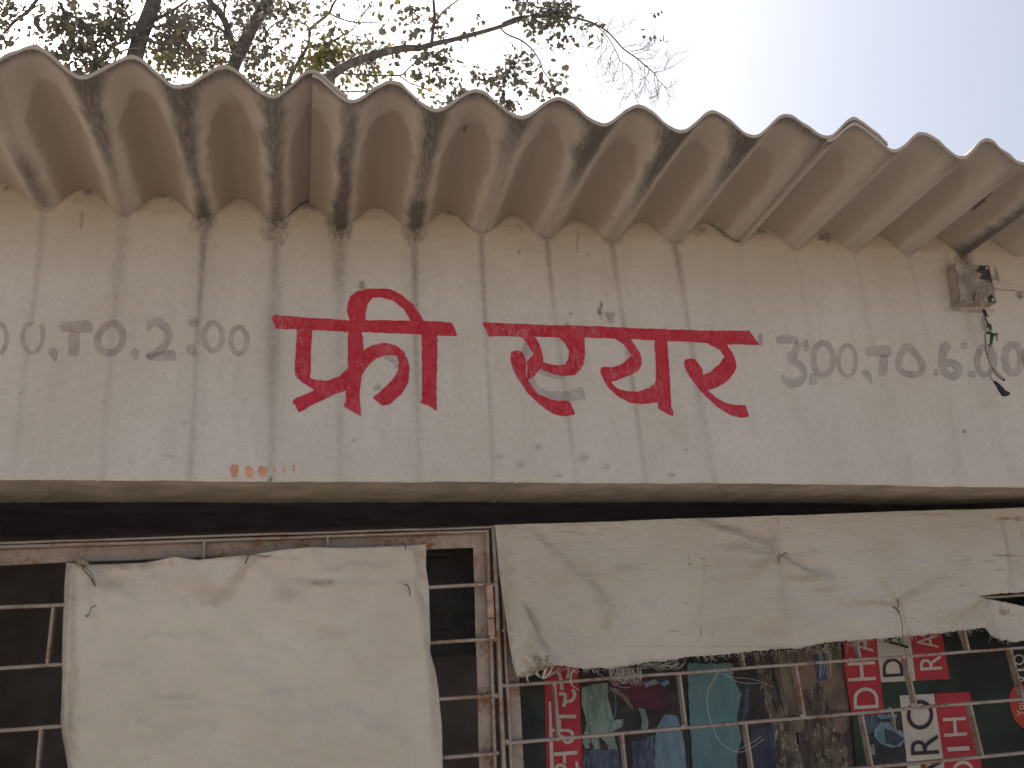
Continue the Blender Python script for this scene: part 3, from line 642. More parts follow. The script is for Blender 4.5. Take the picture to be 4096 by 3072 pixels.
# ---------------------------------------------------------------- hanging cloths
def cloth(name, left, right, top, bottom, nx, ny, yoff, creases, mat, label, holes=(), stains=(), seed=0, rag=0, relief=.006, bend=None, fold=1.4):
    """outline in photo coordinates, hung just in front of the grille; creases = (x0,y0,x1,y1,amp,width)"""
    U_, V_ = np.meshgrid(np.arange(nx + 1) / nx, np.arange(ny + 1) / ny)
    Lc = np.array([left(v / ny) for v in range(ny + 1)])[:, None, :]; Rc = np.array([right(v / ny) for v in range(ny + 1)])[:, None, :]
    Tc = np.array([top(u / nx) for u in range(nx + 1)])[None]; Bc = np.array([bottom(u / nx) for u in range(nx + 1)])[None]
    u = U_[..., None]; v = V_[..., None]
    XY = (1 - u) * Lc + u * Rc + (1 - v) * Tc + v * Bc - ((1 - u) * (1 - v) * np.array(top(0)) + u * (1 - v) * np.array(top(1)) + (1 - u) * v * np.array(bottom(0)) + u * v * np.array(bottom(1)))
    x = XY[..., 0]; y = XY[..., 1]
    y[-1] += rag * (vn(x[-1] * .11, x[-1] * 0, 3) - .5) * 2 + rag * .8 * rng.uniform(-1, 1, nx + 1)
    dy = np.zeros_like(x); cs = np.zeros_like(x); mott = .5 + vn(x * .02, y * .02, 31)
    for (a, b, c, d, amp, w) in creases:
        amp *= fold; l2 = (c - a) ** 2 + (d - b) ** 2; wob_ = (fbm(x * .012, y * .012, int(a) % 50) - .5) * w * 1.6
        tc = np.clip(((x - a) * (c - a) + (y - b) * (d - b)) / l2, 0, 1)
        sgn = ((x - a) * (d - b) - (y - b) * (c - a)) / math.sqrt(l2) + wob_
        along = np.hypot(x - a - (c - a) * tc, y - b - (d - b) * tc); end = np.where((tc <= 0) | (tc >= 1), along, 0)
        dd = np.hypot(np.where(end > 0, end, 0), sgn) ; ww = w * (.6 + .7 * tc)
        pr = np.exp(-(dd / ww) ** 2) * np.minimum(1, tc * 5 + .1) * (1 - .55 * tc)
        dy -= amp * pr; dy += amp * .5 * np.exp(-((sgn - 1.6 * ww) / (ww * .7)) ** 2) * (end < w) * np.minimum(1, tc * 5) * (1 - .7 * tc)
        cs = np.maximum(cs, min(.7, amp * 60) * np.exp(-((sgn - .9 * ww) / (ww * .8)) ** 2) * (end < w) * (1 - .6 * tc) * mott)  # brown soiling along creases, with fold shade put into the colour too
    if rag: dy -= .0017 * (fbm(x * .018, y * .085, 17) - .5) * 2
    if bend: dy += np.array([[bend(float(x[j, i]), float(y[j, i])) for i in range(nx + 1)] for j in range(ny + 1)])
    dy -= relief * (fbm(x * .004, y * .005, seed) - .5) * 2 + .0045 * (fbm(x * .013, y * .015, seed + 7) - .5) * 2 + .0024 * (fbm(x * .03, y * .05, seed + 2) - .5)
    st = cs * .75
    for (a, b, rx, ry, q) in stains: st = np.maximum(st, q * np.clip(1.4 - np.hypot((x - a) / rx, (y - b) / ry) + .8 * (vn(x * .05, y * .05, 9) - .5), 0, 1))
    dirs = RT[None, None] * (x - 2048)[..., None] + UP[None, None] * (1536 - y)[..., None] + FW[None, None] * F
    PP = dirs * ((YG + yoff) / dirs[..., 1])[..., None] + np.array([0, 0, EYE]); PP[..., 1] += dy
    V = PP.reshape(-1, 3).tolist(); ok = XY.reshape(-1, 2).tolist(); ST = st.ravel()
    def inside(x, y, P):
        c = False; j = len(P) - 1
        for i in range(len(P)):
            if (P[i][1] > y) != (P[j][1] > y) and x < (P[j][0] - P[i][0]) * (y - P[i][1]) / (P[j][1] - P[i][1]) + P[i][0]: c = not c
            j = i
        return c
    Fc = []
    for j in range(ny):
        for i in range(nx):
            a = j * (nx + 1) + i; q = (a, a + 1, a + nx + 2, a + nx + 1)
            cx_ = sum(ok[k][0] for k in q) / 4; cy_ = sum(ok[k][1] for k in q) / 4
            if any(inside(cx_, cy_, h) for h in holes): continue
            Fc.append(q)
    o = mesh(name, V, Fc, mat, None, smooth=True); set_attr(o.data, 'stain_and_shade', ST)
    md = o.modifiers.new('thick', 'SOLIDIFY'); md.thickness = .0009
    tag(o, label, 'cloth'); return o
def curve(P):
    P = [tuple(p) for p in P]; L = [0]
    for a, b in zip(P, P[1:]): L.append(L[-1] + math.dist(a, b))
    L = [l / L[-1] for l in L]
    return lambda t: (float(np.interp(t, L, [p[0] for p in P])), float(np.interp(t, L, [p[1] for p in P])))
MC1 = mat_cloth('plain_canvas'); MC2 = mat_cloth('crinkled_rexine', .86, 1.0)
c1 = cloth('hanging_cloth',
    curve([(250, 2244), (247, 2262), (243, 2560), (240, 2700), (234, 2800), (229, 2865), (243, 2980), (262, 3072), (268, 3200), (270, 3560)]),
    curve([(1708, 2174), (1706, 2262), (1719, 2345), (1724, 2560), (1722, 2605), (1745, 2680), (1757, 2760), (1770, 2900), (1773, 3072), (1776, 3560)]),
    curve([(250, 2244), (330, 2258), (450, 2256), (580, 2250), (640, 2240), (700, 2227), (790, 2240), (900, 2228), (1000, 2222), (1120, 2202), (1250, 2190), (1400, 2192), (1520, 2186), (1640, 2180), (1708, 2174)]),
    curve([(270, 3560), (900, 3560), (1776, 3560)]), 190, 170, -.022,
    [(292, 2270, 268, 2700, .007, 14), (268, 2700, 250, 3072, .006, 16), (268, 2700, 262, 3300, .005, 16), (330, 2260, 520, 2420, .004, 45), (985, 2245, 820, 2390, .009, 38), (985, 2245, 1180, 2420, .0045, 40), (1640, 2185, 1660, 2330, .0085, 20), (1640, 2345, 1560, 2340, .004, 20), (1645, 2340, 1700, 2560, .005, 26), (1150, 2335, 1640, 2342, .0045, 18), (1300, 2280, 1620, 2270, .004, 20),
     (1700, 2560, 1725, 3000, .006, 24), (1320, 2560, 1290, 2650, .002, 9), (1330, 2550, 1450, 2530, .002, 9), (900, 2800, 1500, 2740, .002, 12), (560, 2560, 850, 2555, .003, 22), (680, 2840, 1000, 2850, .002, 20), (340, 2280, 370, 2560, .003, 20), (500, 3000, 900, 2900, .003, 40)],
    MC1, 'square off-white cloth tied over the left window gate, hanging out of the bottom', stains=[(1280, 2333, 70, 14, .5), (470, 2262, 170, 16, .55), (560, 2254, 120, 12, .5), (420, 2330, 90, 30, .22), (1680, 2210, 26, 30, .35), (950, 2232, 200, 8, .4), (290, 2600, 26, 300, .3), (700, 2790, 60, 12, .3), (270, 2950, 40, 120, .4), (1150, 2380, 60, 30, .22)], seed=3, relief=.010, fold=.75, bend=lambda x, y: .030 * min(1, max(0, (float(np.interp(y, [2260, 2650, 2900, 3100], [292, 266, 264, 300])) - x) / 46)) + .012 * min(1, max(0, (x - float(np.interp(y, [2180, 2340, 2700, 3072], [1650, 1650, 1705, 1735]))) / 60)))
hole = [(3921, 2384), (4000, 2374), (4096, 2367), (4230, 2362), (4235, 2432), (4096, 2424), (4041, 2411), (3946, 2394)]
notch = []
c2 = cloth('hanging_cloth',
    curve([(1979, 2099), (1995, 2250), (2020, 2450), (2035, 2560), (2050, 2650), (2068, 2708)]),
    curve([(4420, 2018), (4440, 2300), (4460, 2560)]),
    curve([(1979, 2099), (2400, 2086), (2935, 2068), (3100, 2063), (3600, 2046), (4096, 2030), (4420, 2018)]),
    curve([(2068, 2708), (2110, 2706), (2145, 2690), (2168, 2668), (2200, 2662), (2270, 2664), (2330, 2677), (2400, 2672), (2450, 2675), (2600, 2648), (2700, 2640), (2750, 2628), (2900, 2620), (3000, 2607), (3100, 2596), (3200, 2592), (3300, 2570), (3420, 2562), (3500, 2556), (3600, 2548), (3700, 2540), (3850, 2522), (3942, 2511), (3950, 2520), (3965, 2545), (4010, 2560), (4070, 2566), (4110, 2562), (4250, 2560), (4460, 2560)]), 420, 170, -.022,
    [(2080, 2420, 2190, 2660, .009, 22), (2150, 2690, 2050, 2560, .005, 20), (2100, 2110, 2420, 2450, .003, 26), (2350, 2330, 2450, 2480, .003, 22), (2800, 2090, 3105, 2240, .006, 34), (3110, 2240, 2860, 2220, .006, 26), (3115, 2240, 3330, 2350, .008, 24), (3115, 2240, 3300, 2225, .004, 18), (3115, 2240, 3105, 2070, .004, 20), (3110, 2245, 2860, 2300, .004, 24), (3115, 2250, 3080, 2520, .003, 30), (3590, 2410, 3350, 2370, .004, 26), (3590, 2410, 3800, 2330, .005, 30), (3590, 2410, 3540, 2300, .004, 22), (3590, 2410, 3620, 2550, .005, 16),
     (2810, 2230, 2780, 2560, .002, 14), (3945, 2390, 3780, 2470, .005, 30), (4000, 2080, 4030, 2360, .004, 18), (3945, 2400, 3975, 2540, .005, 12)],
    MC2, 'long off-white cloth with frayed lower edge and a tear at its right end', holes=[hole], seed=11, rag=3.0, relief=.011,
    stains=[(2020, 2400, 40, 300, .3), (2148, 2655, 16, 20, .9), (2180, 2668, 22, 8, .8), (2120, 2700, 50, 14, .5), (2960, 2190, 90, 24, .35), (2400, 2420, 30, 60, .18), (3240, 2310, 50, 22, .35), (3112, 2222, 6, 20, .9), (3588, 2408, 7, 16, 1), (3590, 2420, 16, 10, .7), (4040, 2075, 60, 3, .95), (4070, 2076, 16, 10, .7), (4020, 2100, 3, 24, .7), (4090, 2130, 4, 30, .6), (4030, 2222, 50, 3.5, .9), (3960, 2245, 24, 3, .6), (3995, 2280, 16, 3, .8), (3860, 2475, 90, 30, .25), (2810, 2235, 12, 4, .8), (2830, 2262, 14, 4, .7), (2760, 2260, 7, 6, .7), (2755, 2230, 3, 24, .4), (2803, 2530, 5, 26, .7), (2790, 2560, 4, 10, .7), (2700, 2524, 24, 2.5, .6), (2850, 2536, 8, 8, .5), (2748, 2413, 8, 3, .7), (2870, 2585, 400, 3, .25), (3270, 2590, 60, 3, .8), (3100, 2592, 50, 3, .6), (3650, 2475, 7, 3, .7), (3730, 2465, 4, 3, .7), (3785, 2472, 4, 3, .6), (3575, 2372, 4, 4, .8), (3850, 2340, 16, 4, .5), (3870, 2240, 18, 4, .4), (3700, 2060, 70, 6, .35), (3560, 2055, 10, 5, .6), (3110, 2085, 4, 18, .6), (3090, 2095, 4, 8, .6), (4006, 2446, 4, 18, .9), (4018, 2446, 4, 18, .9), (4030, 2444, 4, 14, .9), (4042, 2442, 4, 10, .8), (2135, 2600, 30, 110, .25), (2330, 2300, 60, 10, .3), (2420, 2480, 24, 40, .25), (2990, 2180, 70, 16, .3), (3190, 2310, 60, 16, .35), (3290, 2360, 60, 12, .3)])
M_STR = simple('dirty_string', (.12, .09, .065), .9, .2, 60, .2); M_THR = simple('pale_thread', (.50, .46, .40), .9, .1, 60, 0)
M_TUFT = simple('torn_jute_fibre', (.30, .24, .17), .95, .3, 120, .5)
def strand(par, pts, r, mat, y=-.035, name='tie_string', label=None):
    o = tube(name, [at(x, yy, YG + y - (.004 * math.sin(i * 1.7))) for i, (x, yy) in enumerate(pts)], r, mat, par, 6, 5)
    return o
LC = lambda x, y: (x * .7065, 1900 + y * .7065); RC = lambda x, y: (900 + x * .7063, 1900 + y * .7063)
strand(c1, [LC(455, 495), LC(475, 540), LC(505, 570), LC(540, 628)], .0011, M_STR); strand(c1, [LC(460, 500), LC(480, 525), LC(512, 550), LC(538, 626)], .0008, M_STR)
strand(c1, [LC(545, 735), LC(515, 755), LC(505, 790), LC(485, 798), LC(500, 803)], .0007, M_STR)
strand(c1, [RC(135, 450), RC(120, 490), RC(113, 500)], .0011, M_STR); strand(c1, [RC(108, 455), RC(150, 452), RC(230, 462), RC(260, 455)], .0008, M_STR)
strand(c1, [RC(1014, 618), RC(1035, 628), RC(1045, 655), RC(1048, 686)], .0011, M_STR); strand(c1, [RC(1000, 385), RC(1020, 395), RC(1024, 425)], .0009, M_STR)
RD = lambda x, y: (3000 + x * .6761, 1950 + y * .6761); RE = lambda x, y: (1900 + x * .6462, 2000 + y * .6462); RF = lambda x, y: (1950 + x * .3617, 2500 + y * .3617)
strand(c2, [RD(165, 448), RD(180, 410), RD(192, 398), RD(220, 384)], .0012, M_STR)
strand(c2, [RD(868, 655), RD(878, 700), RD(870, 722), RD(893, 770), RD(902, 830), RD(905, 900), RD(925, 1000), RD(930, 1060)], .0008, M_STR)
strand(c2, [RD(845, 705), RD(862, 715), RD(885, 740)], .0016, M_STR); strand(c2, [RD(970, 1235), RD(1000, 1260), RD(1024, 1290), RD(1005, 1312), RD(975, 1300), RD(968, 1280)], .0006, M_STR)
def knot(par, pts, mat, seed):
    bm = bmesh.new(); rr = random.Random(seed)
    for (x, y, s) in pts:
        c = at(x, y, YG - .033); m = Matrix.Translation(c) @ Matrix.Rotation(rr.uniform(0, 3), 4, 'Y') @ Matrix.Diagonal((s * rr.uniform(.6, 1.8), s * .5, s * rr.uniform(.4, 1), 1))
        bmesh.ops.create_icosphere(bm, subdivisions=2, radius=.005, matrix=m)
    for v in bm.verts: v.co += Vector([rr.uniform(-.001, .001) for _ in range(3)])
    return bm_obj('knot', bm, mat, par, True)
knot(c1, [(*LC(465, 492), 1.6), (*LC(480, 500), 1.1), (*LC(455, 485), 1)], M_TUFT, 1)
knot(c2, [(*RE(390, 985), 1.6), (*RE(445, 1000), 1.8), (*RE(420, 1040), 1.5), (*RE(465, 1020), 1.2), (*RE(360, 1050), 1.2)], M_TUFT, 3)
# torn strips and loose threads at the frayed hem
for pts, r in (([(430, 530), (440, 560), (438, 590), (455, 635)], .0022), ([(530, 510), (550, 545), (590, 585)], .003), ([(620, 440), (640, 500), (610, 580), (650, 570), (690, 520), (720, 470)], .003), ([(560, 340), (575, 380), (520, 420), (600, 450), (640, 460)], .0022),
               ([(960, 495), (930, 530), (925, 600), (940, 670), (1015, 722)], .0012), ([(985, 490), (925, 540), (918, 620), (930, 670)], .0008)):
    strand(c2, [RF(*p) for p in pts], [r * .5, r, r * .8, r * .35], M_THR, y=-.030, name='torn_strip')
rr = random.Random(5)
def threads(par, items, name='frayed_threads'):
    V = []; Fc = []
    for pts, r in items:
        Q = smooth_line([at(x, y, YG - .026 - .006 * rr.random()) for x, y in pts], 5); tube_data(Q, [r] * len(Q), 3, V, Fc)
    o = mesh(name, V, Fc, M_THR, par, smooth=True); o['kind'] = 'stuff'
items = []
for i in range(34):
    x = rr.uniform(1340, 1620); w = rr.uniform(30, 230); h = rr.uniform(60, 200); items.append(([RF(x, 480), RF(x + w * .1, 480 + h * .6), RF(x + w * .5, 480 + h), RF(min(1700, x + w), 480 + h * .5), RF(min(1690, x + w * .8), 470)], .00035))
for i in range(12): x = rr.uniform(1650, 2000); items.append(([RF(x, 440), RF(x + 50, 430 + rr.uniform(0, 60)), RF(x + 120, 450 + rr.uniform(-20, 60)), RF(x + 190, 420)], .0004))
items += [([RF(1185, 480), RF(1260, 560), RF(1380, 630), RF(1480, 690), RF(1580, 690)], .0004), ([RE(1510, 1060), RE(1450, 1160), RE(1440, 1280), RE(1470, 1400), RE(1530, 1510), RE(1650, 1560), RE(1790, 1480)], .0005), ([RE(1515, 1065), RE(1440, 1190), RE(1445, 1330), RE(1490, 1450)], .0004),
          ([RE(1520, 1075), RE(1620, 1100), RE(1720, 1110), RE(1850, 1160)], .0004), ([RE(1560, 1090), RE(1640, 1130), RE(1760, 1135)], .0004), ([RE(1480, 1010), RE(1490, 1080), RE(1510, 1060)], .0004), ([RE(1600, 1560), RE(1700, 1510), RE(1770, 1465)], .0004)]
for i in range(8): x = rr.uniform(360, 470); items.append(([RD(x, 960), RD(x + rr.uniform(-10, 40), 1000), RD(x + rr.uniform(0, 60), 1080 + rr.uniform(0, 60))], .0004))
for i in range(7): x = rr.uniform(800, 830); items.append(([RD(x, 1300), RD(x + rr.uniform(0, 30), 1350), RD(x + rr.uniform(10, 50), 1430)], .0004))
bcurve = [(2068, 2708), (2168, 2668), (2330, 2677), (2450, 2675), (2600, 2648), (2900, 2620), (3200, 2592), (3500, 2556), (3850, 2522), (3942, 2511), (4010, 2560)]
for i in range(300):
    x = rr.uniform(2070, 4090); y = np.interp(x, [p[0] for p in bcurve], [p[1] for p in bcurve]) - 4; l = rr.uniform(8, 26) * (1 if rr.random() < .85 else 2)
    items.append(([(x, y), (x + rr.uniform(-6, 8), y + l * .6), (x + rr.uniform(-14, 18), y + l)], .00033))
for i in range(60):
    t_ = rr.random(); x = np.interp(t_, [0, .3, .8, 1], [1979, 2002, 2048, 2068]); y = np.interp(t_, [0, .3, .8, 1], [2099, 2280, 2600, 2708]); items.append(([(x + 3, y), (x - 4, y + rr.uniform(-3, 3)), (x - rr.uniform(5, 12), y + rr.uniform(-5, 5))], .0003))
threads(c2, items)

# ---------------------------------------------------------------- printed banners behind the grille
YP = YG + .085
M_INK = simple('black_ink', (.035, .022, .032), .6, .2, 30, 0); M_CREAM = simple('cream_print', (.50, .455, .40), .6, .08, 20, 0); M_PRED = simple('printed_red', (.40, .03, .045), .55, .12, 12, 0)
M_PRED2 = simple('printed_orange_red', (.44, .05, .035), .55, .12, 12, 0)
M_PDARK = mat_print('dark_print', [(.022, .026, .026), (.045, .05, .046), (.03, .055, .04)], 7)
M_PGREEN = mat_print('dark_green_print', [(.018, .02, .022), (.022, .045, .028)], 5); M_MINT = mat_print('mint_print', [(.20, .29, .24), (.12, .17, .14), (.27, .33, .29)], 22, (2, 1, .6))
M_MAROON = mat_print('maroon_print', [(.10, .025, .045), (.06, .02, .035)], 18); M_JEAN = mat_print('denim_print', [(.075, .10, .15), (.035, .045, .08), (.15, .17, .22)], 26, (3, 1, .7)); M_SKY = mat_print('pale_blue_print', [(.12, .19, .25), (.17, .25, .30), (.09, .14, .19)], 22, (2, 1, .6))
M_TEAL = mat_print('teal_print', [(.085, .175, .205), (.115, .215, .24), (.10, .21, .22)], 16, (1, 1, .4)); M_BLACKP = mat_print('shadow_print', [(.022, .02, .025), (.04, .036, .04), (.065, .05, .05)], 20)
M_ROCK = mat_print('rocky_print', [(.05, .038, .03), (.15, .12, .095), (.30, .27, .225)], 30, (1.6, 1, .8)); M_TANP = mat_print('tan_print', [(.19, .155, .11), (.10, .08, .065), (.07, .055, .045)], 18, (2, 1, .5)); M_BROWNP = mat_print('brown_print', [(.095, .07, .06), (.045, .035, .034), (.14, .115, .09)], 18, (2, 1, .5))
M_SKIN = mat_print('warm_print', [(.20, .14, .11), (.13, .09, .075)], 16); M_NAVY = mat_print('navy_print', [(.03, .038, .07), (.055, .065, .10), (.03, .028, .04)], 24, (2, 1, .7))
def quadmesh(name, P, Yp, mat, parent, step=None, jit=0):
    if jit: P = rnd_poly(P, 10, jit, int(P[0][0]), 0)
    v_, f_ = fill2d([tuple(p) for p in P]); bm = bmesh.new(); vs = [bm.verts.new(at(x, y, Yp)) for x, y in v_]
    for t_ in f_: bm.faces.new([vs[i] for i in t_])
    bmesh.ops.recalc_face_normals(bm, faces=bm.faces)
    return bm_obj(name, bm, mat, parent)
def glyph(txt, q, Yp, mat, parent, name='printed_letter'):
    """q: photo corners of the glyph box bottom-left, bottom-right, top-right, top-left in the letter's own frame"""
    me = GLY[txt].copy()
    xs_ = [v.co.x for v in me.vertices]; ys_ = [v.co.y for v in me.vertices]; x0, x1, y0, y1 = min(xs_), max(xs_), min(ys_), max(ys_)
    W = [at(x, y, Yp) for x, y in q]
    for v in me.vertices:
        u = (v.co.x - x0) / (x1 - x0); w = (v.co.y - y0) / (y1 - y0)
        v.co = (W[0] * (1 - u) + W[1] * u) * (1 - w) + (W[3] * (1 - u) + W[2] * u) * w
    me.materials.clear(); me.name = name
    return link(name, me, mat, parent)
G = lambda x, y: (3300 + x * .3599, 2500 + y * .3599)
b1 = thing('printed_banner', 'dark printed banner with a red lettered strip and clothed figures behind the grille', 'banner')
quadmesh('backing', [(2030, 2440), (3440, 2380), (3500, 3300), (2060, 3400)], YP, M_PDARK, b1)
e = .0012
quadmesh('printed_strip', [(2176, 2440), (2305, 2430), (2315, 2680), (2332, 3072), (2345, 3380), (2196, 3390), (2187, 3072), (2180, 2800)], YP - e, M_PRED, b1)
quadmesh('printed_line', [RF(676, 850), RF(702, 850), RF(738, 1640), RF(740, 2100), RF(705, 2100), RF(694, 1640)], YP - 2 * e, M_CREAM, b1)
def pstroke(P, w, par=b1, mat=M_CREAM, y=YP - 2 * e, T=RF, name='printed_letter'):
    Q = smooth_line([Vector((*T(*p), 0)) for p in P], 6); s = .3617; V = []; Fc = []
    for i, q in enumerate(Q):
        d = (Q[min(i + 1, len(Q) - 1)] - Q[max(i - 1, 0)]).normalized(); n_ = Vector((-d.y, d.x, 0)) * w * s / 2
        for k in (-1, 1): r_ = q + n_ * k; V.append(at(r_.x, r_.y, y))
    for i in range(len(Q) - 1): Fc.append((2 * i, 2 * i + 1, 2 * i + 3, 2 * i + 2))
    return mesh(name, V, Fc, mat, par)
pstroke([(665, 565), (760, 520), (800, 560), (815, 640), (825, 720)], 36); pstroke([(790, 760), (850, 765), (860, 800), (845, 905)], 36, y=YP - 2.3 * e); pstroke([(850, 850), (930, 835), (965, 770), (940, 710)], 36, y=YP - 2.6 * e); pstroke([(890, 470), (900, 520), (880, 590)], 34)
pstroke([(775, 1010), (980, 1012)], 40); pstroke([(795, 1040), (795, 1200)], 36, y=YP - 2.3 * e); pstroke([(700, 1165), (900, 1165)], 32, y=YP - 2.6 * e); pstroke([(880, 1165), (935, 1190), (935, 1270), (880, 1300), (840, 1270)], 34, y=YP - 2.9 * e)
pstroke([(735, 1430), (995, 1410)], 42); pstroke([(850, 1440), (852, 1530)], 34, y=YP - 2.3 * e); pstroke([(760, 1640), (770, 1560), (830, 1555), (870, 1600), (880, 1700)], 36, y=YP - 2.6 * e); pstroke([(985, 1510), (990, 1600), (940, 1680)], 34)
_k = [0]
def nxt(): _k[0] += 1; return YP - 2.2 * e - .00018 * _k[0]
fig = [
    (M_BLACKP, [(1020, 480), (2212, 420), (2212, 1600), (1060, 1600)], 1), (M_MINT, [(1050, 690), (1180, 660), (1330, 640), (1330, 800), (1400, 1060), (1500, 1040), (1500, 1120), (1380, 1180), (1440, 1370), (1200, 1385), (1130, 1360), (1080, 1370), (1050, 1290), (1100, 1080), (1060, 950), (1040, 830)], 2),
    (M_MAROON, [(1320, 560), (1600, 560), (1960, 690), (2000, 930), (1850, 940), (1680, 930), (1560, 800), (1400, 700)], 2), (M_SKIN, [(1330, 690), (1420, 700), (1560, 800), (1620, 940), (1560, 900), (1470, 790), (1350, 715)], 3), (M_MINT, [(1670, 915), (1740, 930), (1780, 1050), (1770, 1180), (1700, 1150), (1705, 1050)], 3),
    (M_SKY, [(1720, 640), (1850, 600), (1900, 640), (1990, 600), (2010, 640), (1960, 690), (1900, 640), (1830, 660), (1750, 690)], 3), (M_SKY, [(1880, 1120), (1960, 990), (2100, 1000), (2130, 1110), (2180, 1300), (2200, 1590), (1850, 1590), (1850, 1250)], 3), (M_JEAN, [(1050, 1385), (1440, 1370), (1470, 1590), (1060, 1590)], 3), (M_JEAN, [(1600, 1290), (1840, 1220), (1850, 1590), (1610, 1590)], 4),
    (M_BLACKP, [(1150, 1290), (1180, 1360), (1140, 1375), (1120, 1320)], 4), (M_BLACKP, [(1240, 1240), (1340, 1330), (1330, 1385), (1250, 1380)], 4)]
for m_, P, l in fig: quadmesh('printed_shape', [RF(*p) for p in P], nxt(), m_, b1, jit=3)
pstroke(ell(1362, 890, 58, 175, 14) + [(1362, 715)], 9, y=YP - 5 * e, name='printed_shape', mat=M_SKY); pstroke([(1390, 1060), (1360, 1130), (1350, 1190)], 10, y=YP - 5 * e, name='printed_shape', mat=M_SKY)
fig2 = [(M_TEAL, [(1315, 1010), (1610, 1010), (1640, 1060), (1600, 1100), (1650, 1200), (1620, 1350), (1650, 1480), (1625, 1600), (1640, 1900), (1360, 1900), (1330, 1400)], 2), (M_BLACKP, [(1590, 940), (1900, 930), (1900, 1900), (1640, 1900), (1620, 1600), (1650, 1480), (1620, 1350), (1650, 1200), (1600, 1100)], 1),
        (M_JEAN, [(1680, 1140), (1705, 1200), (1690, 1320), (1655, 1380), (1665, 1250)], 2), (M_NAVY, [(1700, 1420), (1857, 1400), (1900, 1900), (1720, 1900)], 2)]
for m_, P, l in fig2: quadmesh('printed_shape', [RE(*p) for p in P], nxt(), m_, b1, jit=3)
fig3 = [(M_BROWNP, [(250, 930), (560, 900), (640, 1700), (300, 1700)], 1), (M_ROCK, [(20, 980), (120, 970), (130, 1150), (210, 1350), (260, 1420), (330, 1700), (150, 1700), (130, 1400), (60, 1200)], 3), (M_TANP, [(125, 970), (260, 960), (280, 1200), (290, 1350), (210, 1350), (170, 1200)], 2), (M_TANP, [(230, 1380), (320, 1370), (320, 1440), (260, 1450)], 3),
        (M_SKIN, [(270, 960), (480, 950), (580, 1200), (590, 1320), (470, 1310), (430, 1180), (300, 1200)], 2), (M_ROCK, [(330, 1200), (400, 1150), (450, 1220), (440, 1330), (560, 1500), (620, 1700), (400, 1700), (370, 1480), (390, 1340)], 3), (M_JEAN, [(370, 990), (470, 980), (470, 1140), (400, 1150)], 3),
        (M_SKIN, [(480, 1360), (570, 1360), (575, 1440), (540, 1460), (500, 1420)], 4), (M_TANP, [(460, 960), (570, 940), (600, 1140), (560, 1160)], 2), (M_NAVY, [(0, 1440), (140, 1400), (160, 1700), (0, 1700)], 2)]
for m_, P, l in fig3: quadmesh('printed_shape', [RD(*p) for p in P], nxt(), m_, b1, jit=3)
YP2 = YP - .012
b2 = thing('printed_banner', 'dark green printed banner with red and white lettered blocks at the right behind the grille', 'banner')
quadmesh('backing', [G(190, -300), G(3200, -500), G(3300, 2600), G(420, 2600), G(300, 950), G(215, 440)], YP2, M_PGREEN, b2)
for P, m_, l in (([G(215, 60), G(560, 60), G(575, 160), G(600, 420), (3537, 2857), G(300, 1000), G(240, 650), G(212, 440)], M_PRED, 1), ([G(560, 60), G(940, 40), G(1008, 620), G(625, 636)], M_CREAM, 1), ([G(940, 30), G(1285, 10), G(1385, 600), G(1010, 618)], M_PRED, 1.5),
                 ([G(828, 785), G(1210, 765), G(1310, 1440), G(1420, 2300), G(990, 2300), G(905, 1480)], M_CREAM, 1), ([G(1212, 762), G(1607, 745), G(1745, 1590), G(1830, 2300), G(1430, 2300), G(1312, 1440)], M_PRED, 1.5)):
    quadmesh('printed_block', P, YP2 - e * l, m_, b2)
def gq(l, r, t_, b, sh=0): return [G(r + sh, b - .055 * (r - l) * 0), G(r - sh * .3, t_), G(l - sh * .3, t_ + .06 * (r - l)), G(l + sh, b + .06 * (r - l))]
for ch, (l, r, t_, b), m_ in (('D', (312, 588, 685, 920), M_CREAM), ('H', (248, 556, 400, 610), M_CREAM), ('A', (285, 528, 100, 300), M_CREAM), ('D', (640, 862, 365, 568), M_INK), ('A', (660, 915, 60, 262), M_INK), ('L', (868, 952, 500, 566), M_INK), ('R', (1048, 1290, 330, 492), M_CREAM), ('A', (1012, 1250, 105, 252), M_CREAM),
                              ('O', (908, 1200, 822, 1155), M_INK), ('R', (950, 1256, 1215, 1430), M_INK), ('A', (1010, 1290, 1505, 1760), M_INK), ('H', (1312, 1568, 1020, 1228), M_CREAM), ('I', (1355, 1600, 1345, 1392), M_CREAM), ('D', (1408, 1655, 1500, 1740), M_CREAM)):
    glyph(ch, gq(l, r, t_, b, 12), YP2 - 2.4 * e, m_, b2)
